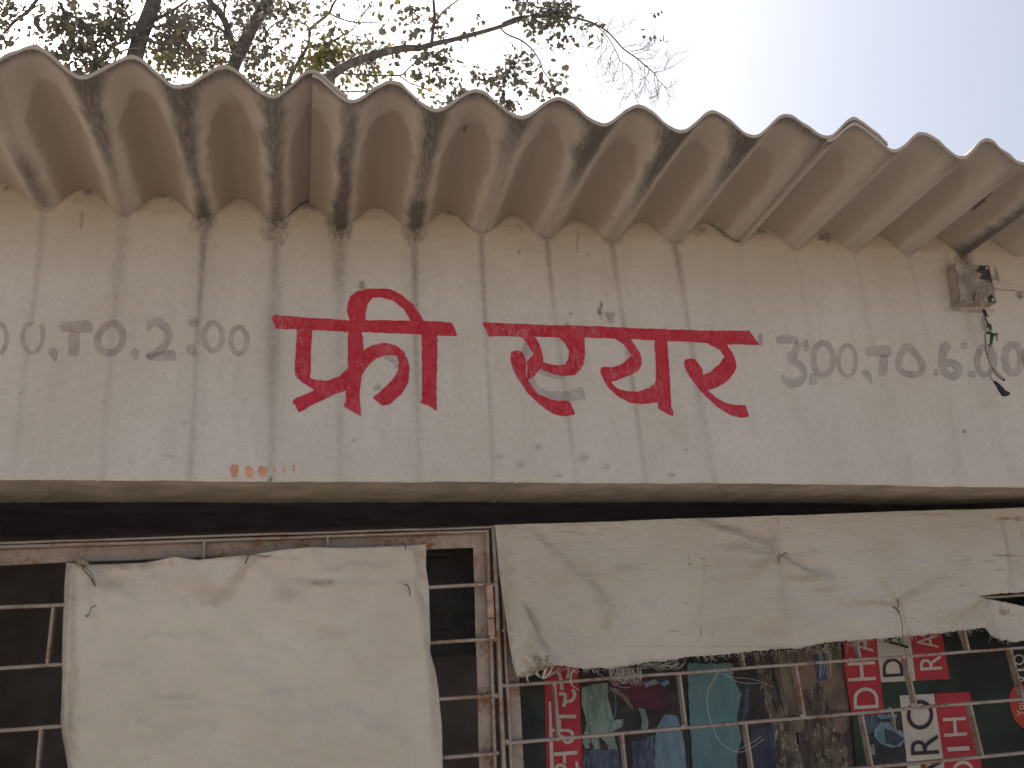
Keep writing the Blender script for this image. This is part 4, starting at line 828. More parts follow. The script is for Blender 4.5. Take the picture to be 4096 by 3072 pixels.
# right edge: white lettering and rounded red badge
rb = [G(2050, 800), G(2060, 740), G(2100, 690), G(2160, 672), G(2400, 660), G(2500, 1200), G(2300, 1180), G(2190, 1140), G(2110, 1060), G(2060, 930)]
quadmesh('printed_badge', rb, YP2 - e, M_PRED2, b2)
for ch, (l, r, t_, b) in (('O', (2095, 2215, 322, 440)), ('I', (2105, 2225, 482, 508)), ('V', (2120, 2240, 545, 655))): glyph(ch, gq(l, r, t_, b, 4), YP2 - 2.4 * e, M_CREAM, b2)
glyph('You', gq(2128, 2215, 830, 1010, 4), YP2 - 2.4 * e, M_CREAM, b2)
for P, m_, l in (([G(410, 1000), G(850, 985), G(905, 1480), G(920, 1590), G(470, 1590)], M_BLACKP, 1), ([G(420, 1010), G(560, 1000), G(640, 1050), G(560, 1180), G(480, 1210), G(430, 1150)], M_JEAN, 2), ([G(560, 1000), G(800, 990), G(800, 1030), G(620, 1045)], M_SKY, 3), ([G(545, 1170), G(620, 1080), G(720, 1075), G(750, 1150), G(860, 1180), G(885, 1260), G(850, 1350), G(720, 1365), G(600, 1310), G(550, 1240)], M_SKY, 3), ([G(585, 1190), G(660, 1160), G(665, 1310), G(600, 1280)], M_TEAL, 4), ([G(665, 1150), G(760, 1180), G(880, 1260), G(800, 1340), G(680, 1320)], M_NAVY, 4), ([G(460, 1340), G(550, 1330), G(560, 1440), G(480, 1460)], M_MINT, 2)):
    quadmesh('printed_shape', P, YP2 - e * l, m_, b2, jit=2)
# dark calendar on the inside of the gate
M_CAL = simple('dark_calendar_paper', (.045, .041, .042), .7, .15, 30, 0); M_CINK = simple('calendar_ink', (.016, .014, .02), .7, .1, 30, 0)
cal = thing('wall_calendar', 'dark calendar sheet hanging behind the gate bars, its heading ending in MONEY', 'calendar')
YC = YG + .10
quadmesh('sheet', [(1560, 2165), (1893, 2155), (1905, 2620), (1575, 2640)], YC, M_CAL, cal)
def ct(txt, l, t_, r, b): 
    q = [K7(l, b), K7(r, b - 6), K7(r, t_ - 6), K7(l, t_)]; glyph(txt, q, YC - .001, M_CINK, cal, name='calendar_text')
ct('T MONEY', 255, 262, 715, 318); ct('@LIC', 560, 340, 715, 382); quadmesh('printed_block', [K7(300, 345), K7(522, 340), K7(522, 372), K7(300, 376)], YC - .001, M_CINK, cal)
for t_, x, y in (('3', 400, 575), ('4', 500, 572), ('5', 590, 570), ('6', 690, 566), ('17', 385, 725), ('18', 485, 722), ('19', 585, 720), ('20', 685, 716), ('24', 385, 795), ('25', 485, 790), ('26', 585, 788), ('27', 685, 785), ('31', 385, 872), ('1', 375, 990), ('2', 455, 988), ('3', 570, 985), ('4', 690, 980), ('8', 375, 1065), ('9', 455, 1060), ('10', 555, 1058), ('15', 370, 1145), ('16', 450, 1140), ('17', 550, 1138), ('22', 370, 1215), ('23', 450, 1212), ('30', 450, 1310)):
    ct(t_, x, y, x + 24 * len(t_), y + 34)

# ---------------------------------------------------------------- junction box and its dangling wires
JB = lambda x, y: (3700 + x * .4217, 950 + y * .4217)
M_BOX = simple('dirty_plastic_box', (.34, .29, .24), .6, .25, 25, .4); M_COV = simple('grimy_cover', (.27, .235, .215), .5, .45, 22, .3)
jb = thing('junction_box', 'square grey junction box with screwed cover fixed to the wall below the eave', 'junction box')
BD = .032
fp = [at(*JB(x, y), D - BD) for x, y in ((285, 240), (612, 262), (688, 618), (334, 614))]
bp = [Vector((p.x, D + .004, p.z)) for p in fp]
def prism(name, Fp, Bp, mat, par, bev=.0012):
    bm = bmesh.new(); a = [bm.verts.new(p) for p in Fp]; b = [bm.verts.new(p) for p in Bp]; n_ = len(a)
    bm.faces.new(a); bm.faces.new(b[::-1])
    for i in range(n_): bm.faces.new((a[i], b[i], b[(i + 1) % n_], a[(i + 1) % n_]))
    bmesh.ops.recalc_face_normals(bm, faces=bm.faces)
    if bev: bmesh.ops.bevel(bm, geom=bm.edges[:], offset=bev, segments=2, affect='EDGES')
    return bm_obj(name, bm, mat, par)
prism('box_body', [p + Vector((0, .0032, 0)) for p in fp], bp, M_BOX, jb)
cen = sum(fp, Vector()) / 4
prism('cover', [cen + (p - cen) * .985 for p in fp], [cen + (p - cen) * .985 + Vector((0, .003, 0)) for p in fp], M_COV, jb, .0008)
M_SCREW = simple('dull_screw', (.62, .56, .48), .45, .2, 60, .2, metal=.3)
for (x, y) in ((297, 278), (585, 290), (348, 585), (643, 592)):
    c = at(*JB(x, y), D - BD); bm = bmesh.new()
    bmesh.ops.create_cone(bm, cap_ends=True, segments=14, radius1=.0042, radius2=.0032, depth=.0022, matrix=Matrix.Translation(c + Vector((0, -.001, 0))) @ Matrix.Rotation(math.pi / 2, 4, 'X'))
    s_ = bm_obj('screw', bm, M_SCREW, jb); box('screw_slot', c.x - .0026, c.x + .0026, c.y - .0026, c.y - .0021, c.z - .0005, c.z + .0005, M_INK, s_)
M_DIRT = simple('black_grime', (.05, .042, .04), .9, .3, 70, .5)
for P in ([(480, 320), (520, 270), (600, 265), (640, 440), (600, 400), (510, 395), (545, 345)], [(600, 560), (640, 540), (676, 612), (600, 616)], [(345, 600), (360, 590), (380, 606), (360, 611)]):
    quadmesh('grime_patch', [JB(*p) for p in P], D - BD - .0005, M_DIRT, jb, jit=2)
M_WIRE = simple('grey_flex', (.30, .26, .22), .6, .15, 50, 0); M_WD = simple('brown_wire', (.11, .085, .07), .6, .2, 50, 0); M_TAPE = simple('green_tape', (.015, .085, .05), .4, .3, 60, .3); M_BLK = simple('black_rubber', (.03, .022, .028), .5, .2, 60, .2)
dw = thing('dangling_wires', 'loose taped wires hanging from the junction box, ending in a black plug', 'wire')
def wire(pts, r, mat, name='wire', y0=.045, sides=8):
    n_ = len(pts); return tube(name, [at(*JB(x, y), D - y0 - .004 * math.sin(i)) for i, (x, y) in enumerate(pts)], r, mat, dw, sides, 6)
wire([(468, 590), (475, 530), (505, 485), (550, 440), (590, 442), (602, 490), (590, 540), (555, 570), (545, 600)], .0022, M_WIRE); wire([(500, 600), (490, 540), (520, 500), (560, 455)], .0018, M_WIRE)
wire([(515, 500), (522, 560), (532, 620), (548, 670), (562, 705)], .0030, M_WIRE); wire([(470, 600), (462, 560), (480, 520)], .0022, M_WD)
wire([(555, 690), (566, 712), (582, 742)], [.0034, .0040, .003], M_BLK, 'sleeve'); wire([(570, 730), (590, 742), (606, 746)], .0014, M_BLK)
wire([(560, 735), (540, 750), (538, 800), (548, 850), (560, 874), (580, 872)], .0012, M_WIRE); wire([(566, 740), (560, 790), (572, 850), (578, 890), (572, 930), (575, 1000), (574, 1060), (590, 1120), (612, 1180), (628, 1235), (620, 1290), (624, 1330), (655, 1366)], .0020, M_WIRE)
wire([(575, 740), (580, 780), (600, 820), (618, 860)], .0018, M_WD); wire([(585, 800), (600, 850), (622, 890)], .0016, M_WIRE)
wire([(588, 855), (606, 832), (616, 860), (618, 890)], [.0025, .0045, .0045, .0025], M_TAPE, 'tape'); wire([(582, 902), (620, 908), (650, 920), (684, 915)], [.003, .0036, .003, .0028], M_TAPE, 'tape'); wire([(636, 910), (634, 950), (626, 1000)], [.003, .0042, .003], M_TAPE, 'tape')
wire([(676, 920), (682, 950), (684, 978)], .0022, M_WIRE, 'wire_end'); wire([(628, 1000), (612, 1018), (600, 1032)], [.003, .0024, .001], M_WD)
wire([(640, 1010), (622, 1050), (602, 1090), (604, 1130), (620, 1200), (645, 1245)], .0018, M_WIRE)
wire([(645, 1240), (665, 1270), (700, 1310), (735, 1340)], [.0016, .0040, .0044, .0036], M_WIRE, 'connector'); wire([(735, 1338), (752, 1354)], [.003, .0026], M_BLK, 'connector_tip')
wire([(658, 1368), (690, 1400), (720, 1440), (755, 1485)], [.0030, .0046, .0062, .0075], M_BLK, 'plug_end'); wire([(748, 1492), (775, 1480), (795, 1480)], [.005, .006, .004], M_BLK, 'plug_end')
pc = thing('wall_cable', 'thin cable plastered along the wall to the right of the junction box', 'cable')
for dy in (0, 14): tube('cable', [at(*JB(x, y + dy), D - .003) for x, y in ((655, 470), (760, 480), (850, 486), (940, 494), (1200, 512), (1500, 530))], .0022, MW if dy == 0 else M_BOX, pc, 8)

# ---------------------------------------------------------------- trees behind the kiosk
M_BARK = simple('grey_bark', (.13, .115, .11), .9, .3, 30, .8, .006); M_TWIG = simple('twig_bark', (.15, .12, .12), .9, .2, 30, 0)
ML_D = mat_leaf('dark_leaf', (.085, .095, .075), (.19, .17, .115), .35); ML_G = mat_leaf('olive_leaf', (.12, .15, .05), (.26, .22, .08), .45); ML_Y = mat_leaf('yellow_leaf', (.48, .36, .09), (.56, .34, .08), .5)
H = lambda x, y: (x * .5726, y * .5726); Q2 = lambda x, y: (1000 + x * .5726, y * .5726); Q3 = lambda x, y: (2000 + x * .663, y * .663)
def leafmesh(fold=.12, w=.36, bend=.12):
    ys_ = [0, .15, .4, .65, .85, 1]; ws = [.0, .75, 1, .82, .42, 0]; V = []; Fc = []
    for y, q in zip(ys_, ws): V += [(-w * q, y, fold * q + bend * y * y), (0, y, bend * y * y), (w * q, y, fold * q + bend * y * y)]
    for i in range(5): a = i * 3; Fc += [(a, a + 1, a + 4, a + 3), (a + 1, a + 2, a + 5, a + 4)]
    return V, Fc
LV, LF = leafmesh(); LVn = np.array(LV)
leaf_me = {}
for nm, m_ in (('d', ML_D), ('g', ML_G), ('y', ML_Y)):
    me = bpy.data.meshes.new('leaf'); me.from_pydata(LV, [], LF); me.materials.append(m_); leaf_me[nm] = me
class Tree:
    def __init__(s, label, Y, seed): s.root = thing('tree', label, 'tree'); s.Y = Y; s.r = random.Random(seed); s.tw = ([], []); s.leaves = []; s.n = 0
    def P(s, p, dy=0): return at(p[0], p[1], s.Y + dy)
    def limb(s, pts, w, name='branch', dys=None, sides=10):
        dys = dys or [0] * len(pts); n_ = len(pts)
        pts3 = [s.P(p, dys[i]) for i, p in enumerate(pts)]; q = px_size(1500, 300, s.Y)
        RR = [float(np.interp(i / (n_ - 1), np.linspace(0, 1, len(w)), w)) * q / 2 for i in range(n_)]
        return tube(name, pts3, RR, M_BARK, s.root, sides, 5)
    def twig(s, p, ang, L, r, d=0, y=0, leafp=.3, lsize=30, spread=.5):
        """p in photo units at this tree's distance; grows a wandering twig"""
        rr = s.r; pts = [p]; ys_ = [y]; seg = 5; a = ang
        for i in range(seg):
            a += rr.uniform(-.28, .28); pts.append((pts[-1][0] + math.cos(a) * L / seg, pts[-1][1] + math.sin(a) * L / seg)); ys_.append(ys_[-1] + rr.uniform(-.04, .04))
        W = [s.P(q, yy) for q, yy in zip(pts, ys_)]; sc = px_size(*p, s.Y)
        tube_data(W, [1.65 * max(.6, r * (1 - .7 * i / seg)) * sc / 2 for i in range(seg + 1)], 4, *s.tw)
        for i in range(1, seg + 1):
            if rr.random() < leafp: s.leaf(W[i], lsize * rr.uniform(.7, 1.25) * sc)
            if d > 0 and rr.random() < .75: s.twig(pts[i], a + rr.choice((-1, 1)) * rr.uniform(.35, 1.0) * spread * 2, L * rr.uniform(.35, .65), r * .6, d - 1, ys_[i], leafp, lsize, spread)
    def leaf(s, c, size, kind=None, down=.65):
        rr = s.r; d = Vector((rr.uniform(-1, 1), rr.uniform(-.8, .8), rr.uniform(-1, 1) - down)).normalized(); n_ = Vector((rr.uniform(-1, 1), rr.uniform(-1, .2) - .4, rr.uniform(-.6, .6))).normalized()
        x = d.cross(n_).normalized(); z = x.cross(d); s.leaves.append((c, x, d, z, size * 1.2, kind))
    def cluster(s, cx, cy, rx, ry, n, size, kind=None, tw=None, y=.25):
        rr = s.r; tw = n // 4 if tw is None else tw
        sub = [(cx + rr.gauss(0, .55) * rx, cy + rr.gauss(0, .55) * ry, rr.uniform(-y, y)) for _ in range(max(1, n // 7))]
        for _ in range(n):
            q = rr.choice(sub); p = (q[0] + rr.gauss(0, 1) * size * 1.3, q[1] + rr.gauss(0, 1) * size * 1.3); s.leaf(s.P(p, q[2] + rr.uniform(-.06, .06)), size * rr.uniform(.65, 1.25) * px_size(*p, s.Y), kind)
        for _ in range(tw):
            a = rr.choice(sub); b = rr.choice(sub); m_ = ((a[0] + b[0]) / 2 + rr.gauss(0, 12), (a[1] + b[1]) / 2 + rr.gauss(0, 12)); W = smooth_line([s.P(a[:2], a[2]), s.P(m_, 0), s.P(b[:2], b[2])], 3)
            tube_data(W, [1.8 * px_size(cx, cy, s.Y)] * len(W), 4, *s.tw)
    def finish(s, mats, singles=0, leafmat='d'):
        if s.tw[0]:
            o = mesh('twigs', s.tw[0], s.tw[1], M_TWIG, s.root, smooth=True); o['kind'] = 'stuff'
        L = sorted(s.leaves, key=lambda l: -l[4]); vis = L[:singles]; rest = L[singles:]
        for (c, x, d, z, sz, k) in vis:
            o = bpy.data.objects.new('leaf', leaf_me[k or leafmat]); COL.objects.link(o); o.parent = s.root
            o.matrix_world = Matrix(((x.x * sz, d.x * sz, z.x * sz, c.x), (x.y * sz, d.y * sz, z.y * sz, c.y), (x.z * sz, d.z * sz, z.z * sz, c.z), (0, 0, 0, 1)))
        by = {}
        for l in rest: by.setdefault(l[5] or leafmat, []).append(l)
        for k, LL in by.items():
            A_ = np.array([[list(x * sz), list(d * sz), list(z * sz)] for (c, x, d, z, sz, _) in LL]); C_ = np.array([list(c) for (c, *_) in LL])
            V = (np.einsum('vk,nkj->nvj', LVn, A_) + C_[:, None, :]); nv = len(LVn); F_ = (np.array(LF)[None] + (np.arange(len(LL)) * nv)[:, None, None]).reshape(-1, 4)
            o = mesh('foliage', V.reshape(-1, 3).tolist(), F_.tolist(), leaf_me[k].materials[0], s.root, smooth=False); o['kind'] = 'stuff'
            set_attr(o.data, 'tone', np.repeat(rng.random(len(LL)), nv))
def trunk_pts(T, lo, p, nxt):
    a = T.P(p); b = T.P(nxt); d = (a - b).normalized(); return [Vector((a.x + lo[0], a.y + .05, -.05)), Vector((a.x + lo[0], a.y + .05, 1.3)), a + d * .45 * Vector((1, 1, 1)), a + d * .12, a]
def root_down(T, p, w, name='trunk', upto=None):
    """continue a trunk from photo point p to the ground"""
    a = T.P(p); q = px_size(1500, 300, T.Y) * w / 2; return a, q
# left tree: thick leaning trunk and dense dark leaves
t1 = Tree('dark leafy tree with a thick leaning trunk behind the left end of the roof', D + 3.6, 2)
pts = [*trunk_pts(t1, (-.35, 0), H(930, 440), H(985, 250)), t1.P(H(985, 250)), t1.P(H(1030, 130)), t1.P(H(1075, 0)), t1.P(H(1120, -260)), t1.P(H(1100, -600))]
q = px_size(500, 200, t1.Y); tube('trunk', pts, [.11, .095, 62 * .5726 * q, 61 * .5726 * q, 60 * .5726 * q, 56 * .5726 * q, 55 * .5726 * q, 56 * .5726 * q, 40 * .5726 * q, 10 * .5726 * q], M_BARK, t1.root, 14, 6)
for P_, w in (([(1030, 150), (1100, 130), (1210, 70), (1310, 0), (1420, -120)], [18, 14, 6]), ([(1080, 175), (960, 230), (850, 290), (720, 380), (640, 470)], [16, 12, 7]), ([(1050, 190), (1200, 180), (1330, 165), (1480, 170)], [10, 7, 4]), ([(30, 230), (100, 150), (200, 75), (265, -10), (380, -140)], [14, 16, 18]), ([(0, 250), (-60, 330), (-200, 420)], [14, 12]),
              ([(200, 75), (290, 30), (400, 40), (520, 110)], [10, 7, 3]), ([(1000, 330), (870, 350), (760, 420), (700, 500)], [9, 7, 4]), ([(950, 90), (830, 160), (700, 190), (560, 180)], [9, 6, 3]), ([(990, 280), (1100, 300), (1250, 330), (1400, 400)], [8, 6, 3]), ([(960, 230), (880, 130), (830, 60), (800, -60)], [7, 5, 4])):
    t1.limb([H(*p) for p in P_], [v * .8 for v in w], dys=[random.uniform(-.15, .15) for _ in P_])
for (cx_, cy_, rx, ry, n_, sz) in ((520, 150, 200, 90, 150, 34), (470, 90, 120, 60, 70, 40), (600, 330, 170, 110, 170, 34), (620, 470, 130, 60, 110, 40), (430, 370, 110, 60, 70, 34), (740, 230, 80, 100, 70, 30), (860, 50, 90, 50, 50, 32), (860, 180, 70, 70, 60, 28), (130, 80, 130, 60, 60, 30), (40, 60, 60, 60, 40, 34), (20, 270, 40, 60, 20, 34), (1180, 120, 110, 80, 60, 28), (1250, 250, 130, 90, 90, 30), (1120, 330, 120, 60, 70, 30)):
    t1.cluster(*H(cx_, cy_), rx * .5726, ry * .5726, n_, sz * .5726 * 1.25)
for _ in range(130):
    p = H(t1.r.uniform(0, 1900), t1.r.uniform(-20, 480)); t1.twig(p, t1.r.uniform(0, 6.3), t1.r.uniform(60, 170), 2.4, 1, t1.r.uniform(-.3, .3), .12, 20)
t1.finish(None, 220)
# middle tree: forked trunk, thin crown
t2 = Tree('grey forked tree trunk rising behind the roof with sparse browning leaves', D + 4.4, 3)
a = t2.P(H(1610, 540)); q = px_size(900, 200, t2.Y) * .5726
tube('trunk', [*trunk_pts(t2, (-.3, 0), H(1610, 540), H(1645, 430)), t2.P(H(1645, 430)), t2.P(H(1690, 340)), t2.P(H(1760, 190)), t2.P(H(1840, 60)), t2.P(H(1890, -90)), t2.P(H(1930, -400))], [.12, .1, 48 * q, 46 * q, 46 * q, 45 * q, 46 * q, 45 * q, 44 * q, 38 * q, 12 * q], M_BARK, t2.root, 14, 6)
for P_, w in (([(1650, 400), (1625, 320), (1600, 240), (1570, 150), (1510, 60), (1445, -20), (1380, -160)], [32, 30, 28, 26, 20]), ([(1570, 80), (1575, 20), (1590, -60)], [8, 6]), ([(1600, 240), (1480, 170), (1360, 130), (1240, 140), (1100, 180)], [12, 8, 4]), ([(1700, 330), (1640, 370), (1500, 340), (1380, 340), (1250, 390)], [10, 7, 3]), ([(1800, 120), (1850, 200), (1860, 320), (1870, 440), (1800, 560)], [10, 7, 4]), ([(1850, 250), (1900, 180), (2010, 120)], [8, 5])):
    t2.limb([H(*p) for p in P_], [v * .9 for v in w], dys=[random.uniform(-.1, .1) for _ in P_])
for (cx_, cy_, rx, ry, n_, sz, k) in ((1280, 380, 160, 80, 140, 28, 'g'), (1420, 440, 160, 60, 110, 28, 'g'), (1340, 180, 200, 110, 120, 26, None), (1480, 90, 120, 60, 40, 28, None), (1800, 40, 120, 50, 90, 36, None), (1180, 450, 100, 60, 80, 30, 'g'), (1830, 400, 90, 120, 60, 28, None), (1780, 570, 110, 60, 60, 28, 'g'), (1650, 60, 60, 60, 20, 30, None)):
    t2.cluster(*H(cx_, cy_), rx * .5726, ry * .5726, n_, sz * .5726 * 1.2, k)
for _ in range(220):
    p = H(t2.r.uniform(1000, 2150), t2.r.uniform(-20, 620)); t2.twig(p, t2.r.uniform(0, 6.3), t2.r.uniform(60, 190), 2.0, 1, t2.r.uniform(-.3, .3), .06, 18)
t2.finish(None, 150)
# yellowing tree farther back
t3 = Tree('slender tree with olive and yellow leaves in a clump behind the long branch', D + 5.6, 4)
a = t3.P(Q2(260, 600)); q = px_size(1200, 200, t3.Y) * .5726
tube('trunk', [*trunk_pts(t3, (-.3, 0), Q2(260, 600), Q2(290, 520)), t3.P(Q2(290, 520)), t3.P(Q2(340, 430)), t3.P(Q2(395, 340)), t3.P(Q2(415, 270)), t3.P(Q2(418, 200))], [.08, .06, 17 * q, 16 * q, 15 * q, 14 * q, 13 * q, 11 * q, 9 * q, 9 * q], M_BARK, t3.root, 10, 6)
for P_, w in (([(418, 205), (470, 160), (550, 95), (575, 40), (610, -20), (640, -120)], [16, 14, 8]), ([(550, 92), (620, 125), (720, 155), (830, 158), (930, 160)], [10, 7, 5]), ([(400, 330), (480, 320), (560, 300), (640, 250), (710, 210), (770, 130), (830, 60), (870, 45), (960, 100)], [12, 9, 5, 3]), ([(420, 200), (370, 160), (310, 145), (250, 130)], [8, 5]), ([(710, 205), (770, 300), (840, 400), (870, 520)], [6, 4, 3]), ([(250, 130), (180, 180), (140, 260), (120, 400)], [6, 4]), ([(720, 155), (800, 80), (850, 10)], [5, 3])):
    t3.limb([Q2(*p) for p in P_], [v * .8 for v in w], dys=[random.uniform(-.1, .1) for _ in P_])
for (cx_, cy_, rx, ry, n_, sz, k) in ((520, 380, 130, 60, 130, 34, 'g'), (420, 440, 110, 50, 60, 34, 'g'), (680, 390, 130, 50, 60, 34, 'g'), (300, 480, 90, 60, 40, 30, 'g'), (560, 330, 80, 30, 40, 36, 'g'), (470, 410, 60, 30, 10, 34, 'y'), (215, 545, 10, 14, 3, 36, 'y'), (730, 310, 12, 12, 3, 32, 'y'), (1270, 630, 14, 10, 3, 34, 'y'), (600, 410, 14, 8, 2, 34, 'y'), (480, 410, 10, 10, 2, 34, 'y'), (880, 320, 20, 16, 4, 30, 'y'), (980, 305, 10, 10, 2, 26, 'y'), (780, 480, 110, 50, 40, 32, 'g'), (940, 500, 80, 30, 12, 34, 'g'), (700, 590, 80, 40, 20, 32, 'g'), (200, 620, 100, 30, 24, 30, 'g'), (1180, 630, 60, 40, 14, 30, 'g'), (820, 580, 70, 50, 16, 30, 'g')):
    t3.cluster(*Q2(cx_, cy_), rx * .5726, ry * .5726, n_, sz * .5726 * 1.1, k, tw=n_ // 8)
for _ in range(130):
    p = Q2(t3.r.uniform(0, 900), t3.r.uniform(20, 620)); t3.twig(p, t3.r.uniform(-3, 0.3), t3.r.uniform(60, 190), 1.9, 1, t3.r.uniform(-.3, .3), .04, 18)
for (x, y) in ((500, 50), (700, 60), (760, 60), (950, 40), (900, 90), (980, 60), (1000, 180), (860, 60)): t3.twig(Q2(x, y), t3.r.uniform(-2.4, .2), 130, 2.2, 2, 0, .06, 20)
t3.finish(None, 120, 'g')
# near tree with the long branch reaching right
t4 = Tree('tree with one long bare branch reaching right across the sky, dark oval leaves', D + 3.0, 5)
a = t4.P(Q2(470, 640)); q = px_size(1500, 200, t4.Y) * .5726
tube('trunk', [*trunk_pts(t4, (-.6, 0), Q2(470, 640), Q2(545, 555)), t4.P(Q2(545, 555)), t4.P(Q2(610, 497)), t4.P(Q2(700, 445)), t4.P(Q2(830, 398)), t4.P(Q2(950, 362)), t4.P(Q2(1080, 338)), t4.P(Q2(1190, 338))], [.12, .10, 38 * q, 37 * q, 36 * q, 33 * q, 31 * q, 29 * q, 28 * q, 27 * q, 25 * q, 22 * q], M_BARK, t4.root, 14, 6)
for P_, w, T_2 in (([(1180, 338), (1290, 305), (1400, 282), (1560, 240), (1720, 195), (1850, 150), (1921, 125)], [40, 34, 28, 26], Q2), ([(20, 150), (110, 112), (220, 100), (330, 100), (430, 105), (550, 135), (640, 185), (700, 245), (745, 295), (830, 355), (880, 400), (930, 440), (960, 490), (1050, 570)], [30, 20, 14, 9, 8, 7, 5, 2], Q3),
                   ([(1268, 300), (1280, 200), (1290, 120), (1285, 50), (1282, -20), (1290, -160)], [24, 22, 20, 18], Q2), ([(1300, 160), (1340, 90), (1400, 40), (1460, -5), (1530, -60)], [14, 12, 8], Q2),
                   ([(0, 165), (40, 205), (130, 245), (195, 300), (240, 370), (262, 430), (300, 480), (302, 540), (305, 600)], [9, 9, 7, 5, 3], Q3), ([(195, 302), (260, 290), (330, 270), (400, 268)], [4, 3, 2], Q3), ([(560, 140), (610, 180), (655, 230), (700, 310), (730, 372), (780, 400), (800, 470), (800, 545)], [6, 5, 4, 2], Q3),
                   ([(240, 365), (290, 375), (340, 420), (400, 470)], [3, 2, 2], Q3), ([(790, 310), (850, 298), (890, 260), (930, 215), (930, 150)], [5, 3, 2], Q3), ([(930, 438), (990, 425), (1060, 390), (1128, 340)], [4, 3, 2], Q3), ([(250, 90), (330, 40), (420, -10), (520, -80)], [12, 9, 6], Q3),
                   ([(640, 515), (760, 520), (900, 528), (1050, 525), (1095, 490), (1130, 458), (1180, 410), (1215, 365)], [12, 12, 10, 6], Q2), ([(1045, 530), (1110, 575), (1190, 605), (1290, 650), (1380, 688)], [10, 8, 6], Q2), ([(1190, 605), (1260, 580), (1300, 500), (1290, 430)], [4, 3, 3], Q2), ([(610, 640), (720, 640), (840, 630), (960, 600)], [12, 10, 6], Q2), ([(60, 655), (140, 620), (210, 598), (340, 578), (440, 550), (540, 520)], [10, 16, 18, 16], Q2), ([(620, 545), (660, 590), (690, 650), (710, 700)], [7, 6, 5], Q2), ([(1920, 125), (1921, 120)], [20, 20], Q2)):
    t4.limb([T_2(*p) for p in P_], [v * (.5726 if T_2 is Q2 else .663) * 1.05 for v in w] if T_2 is Q2 else [v * .80 for v in w], dys=[random.uniform(-.03, .03) for _ in P_])
for (T_2, cx_, cy_, rx, ry, n_, sz, y) in ((Q3, 230, 70, 150, 60, 120, 30, .2), (Q3, 200, 120, 110, 40, 60, 30, .2), (Q3, 370, 40, 70, 40, 40, 28, .15), (Q3, 130, 20, 50, 30, 26, 28, .15), (Q3, 350, 110, 90, 30, 40, 28, .15), (Q3, 480, 170, 60, 40, 16, 26, .1), (Q3, 370, 215, 50, 30, 12, 30, .1), (Q3, 390, 275, 36, 24, 8, 30, .05), (Q3, 330, 310, 40, 30, 6, 28, .05), (Q3, 345, 420, 50, 26, 10, 34, .05), (Q3, 370, 490, 40, 40, 12, 38, .05), (Q3, 205, 420, 30, 30, 7, 30, .05), (Q3, 235, 560, 46, 40, 11, 40, .05), (Q3, 320, 460, 20, 30, 5, 36, .05), (Q3, 80, 450, 40, 50, 16, 36, .05), (Q3, 100, 330, 40, 40, 6, 32, .05), (Q3, 20, 500, 40, 40, 8, 30, .05), (Q3, 30, 640, 50, 60, 22, 30, .1), (Q3, 910, 190, 16, 40, 5, 24, .02), (Q3, 920, 110, 16, 14, 5, 22, .02), (Q3, 990, 245, 3, 3, 1, 24, 0), (Q3, 590, 205, 8, 5, 2, 40, 0), (Q3, 450, 60, 30, 40, 8, 26, .05),
                                           (Q2, 1280, 370, 70, 40, 50, 34, .15), (Q2, 1380, 420, 70, 50, 40, 38, .1), (Q2, 1200, 490, 40, 40, 14, 44, .05), (Q2, 1350, 520, 40, 30, 10, 34, .05), (Q2, 1480, 470, 20, 20, 4, 44, 0), (Q2, 1310, 210, 50, 60, 30, 30, .1), (Q2, 1170, 240, 50, 40, 16, 34, .05), (Q2, 1230, 40, 40, 30, 9, 36, .05), (Q2, 1360, 80, 30, 30, 6, 30, .05), (Q2, 1630, 550, 50, 60, 24, 30, .1), (Q2, 1420, 670, 60, 50, 36, 34, .1), (Q2, 1520, 620, 30, 20, 8, 30, .1), (Q2, 1790, 730, 50, 50, 26, 34, .1), (Q2, 1840, 500, 50, 70, 26, 34, .1), (Q2, 1770, 570, 60, 20, 12, 30, .1), (Q2, 540, 180, 50, 50, 12, 44, .05), (Q2, 600, 130, 20, 20, 5, 34, .02), (Q2, 970, 200, 20, 34, 6, 50, .02), (Q2, 950, 60, 24, 24, 5, 30, .02), (Q2, 420, 120, 40, 30, 6, 40, .05), (Q2, 240, 80, 90, 50, 50, 36, .1), (Q2, 860, 470, 20, 20, 4, 34, .05), (Q2, 350, 40, 60, 40, 26, 32, .1), (Q2, 490, 50, 30, 40, 8, 34, .1), (Q2, 1270, 740, 50, 20, 10, 30, .1), (Q2, 1170, 690, 40, 30, 12, 30, .1), (Q2, 1340, 750, 30, 16, 8, 30, .1), (Q2, 720, 360, 70, 30, 8, 30, .1)):
    s_ = .663 if T_2 is Q3 else .5726; t4.cluster(*T_2(cx_, cy_), rx * s_, ry * s_, n_, sz * s_ * 1.0, tw=max(1, n_ // 6), y=y)
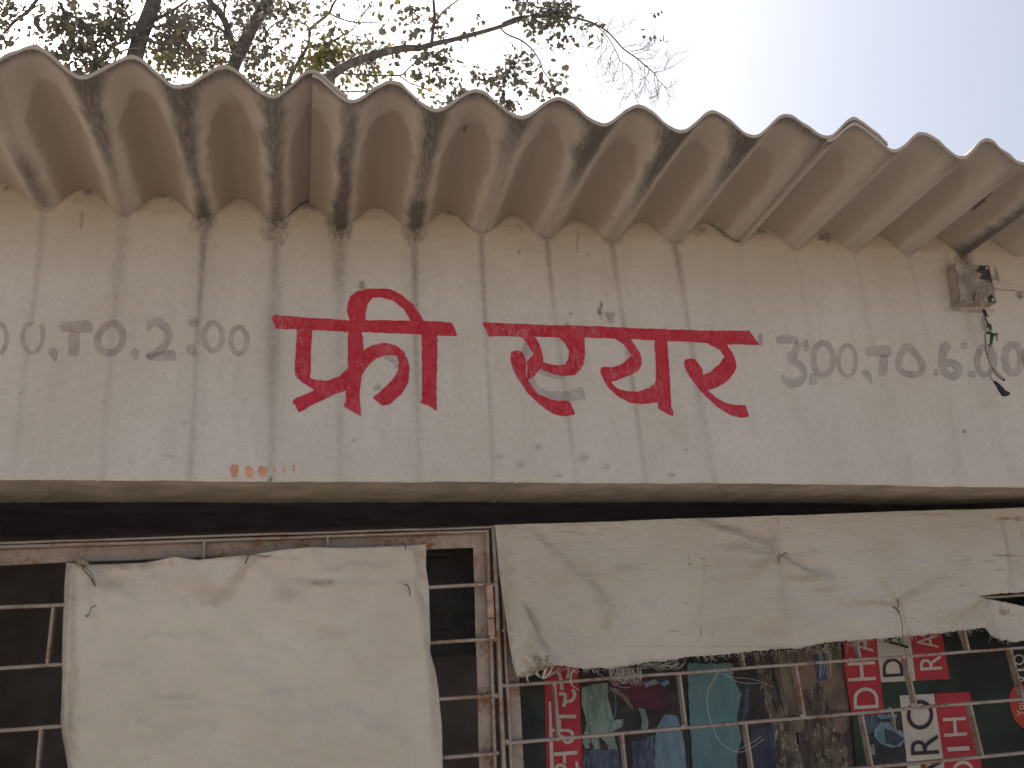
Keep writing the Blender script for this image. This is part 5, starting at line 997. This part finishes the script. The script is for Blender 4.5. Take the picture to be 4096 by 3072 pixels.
bare = [((640, 200), -1.2, 90), ((620, 190), -.4, 170), ((680, 210), -.1, 130), ((600, 170), -1.6, 60), ((650, 240), 2.0, 170), ((670, 270), 2.2, 190), ((640, 215), 2.4, 180), ((690, 300), 2.1, 150), ((720, 360), 1.8, 170), ((710, 350), 2.3, 140), ((740, 380), 1.3, 180), ((760, 390), 1.0, 160), ((800, 440), 1.7, 120), ((830, 360), 1.2, 140), ((860, 385), 0.6, 120), ((870, 400), 1.6, 170), ((900, 420), 1.9, 170), ((930, 450), 1.5, 150), ((950, 480), 1.2, 130), ((990, 520), .9, 100), ((1010, 530), -.2, 60), ((980, 500), 1.9, 90), ((800, 330), -.2, 110), ((830, 350), .2, 140), ((740, 290), -.3, 170), ((800, 310), -.1, 150), ((990, 425), -1.1, 150), ((800, 545), 2.2, 70), ((800, 545), .9, 60), ((545, 135), 1.8, 150), ((500, 120), 1.6, 120), ((620, 250), 1.9, 160)]
for (p, an, L) in bare: t4.twig(Q3(*p), an, L * .663, 1.7, 2, 0, .0, 20, .42)
for (p, an, L) in [((60, 210), 1.6, 200), ((130, 250), 1.9, 160), ((240, 380), 1.7, 160), ((190, 300), 1.3, 100), ((300, 480), .9, 90), ((240, 440), 1.6, 100), ((430, 105), .7, 90), ((200, 130), 1.5, 100), ((330, 120), .9, 150)]: t4.twig(Q3(*p), an, L * .663, 1.8, 1, 0, .35, 19, .4)
for (p, an, L) in [((1410, 285), -.4, 120), ((1650, 160), -2.6, 90), ((1270, 300), 1.7, 120), ((1130, 460), .3, 120), ((1300, 500), .7, 150), ((1190, 610), .3, 140), ((1500, 560), .2, 120), ((1080, 330), -1.6, 20), ((1250, 220), -2.6, 160), ((1180, 60), -3, 60), ((1870, 330), 1.9, 200), ((1380, 690), -.5, 120), ((1620, 590), -.1, 120), ((1700, 650), .8, 120), ((900, 520), -1.9, 160), ((850, 520), -1.4, 180), ((960, 520), -1.2, 140), ((760, 640), 1.2, 80)]: t4.twig(Q2(*p), an, L * .5726, 1.9, 2, 0, .2, 18, .45)
t4.finish(None, 290)
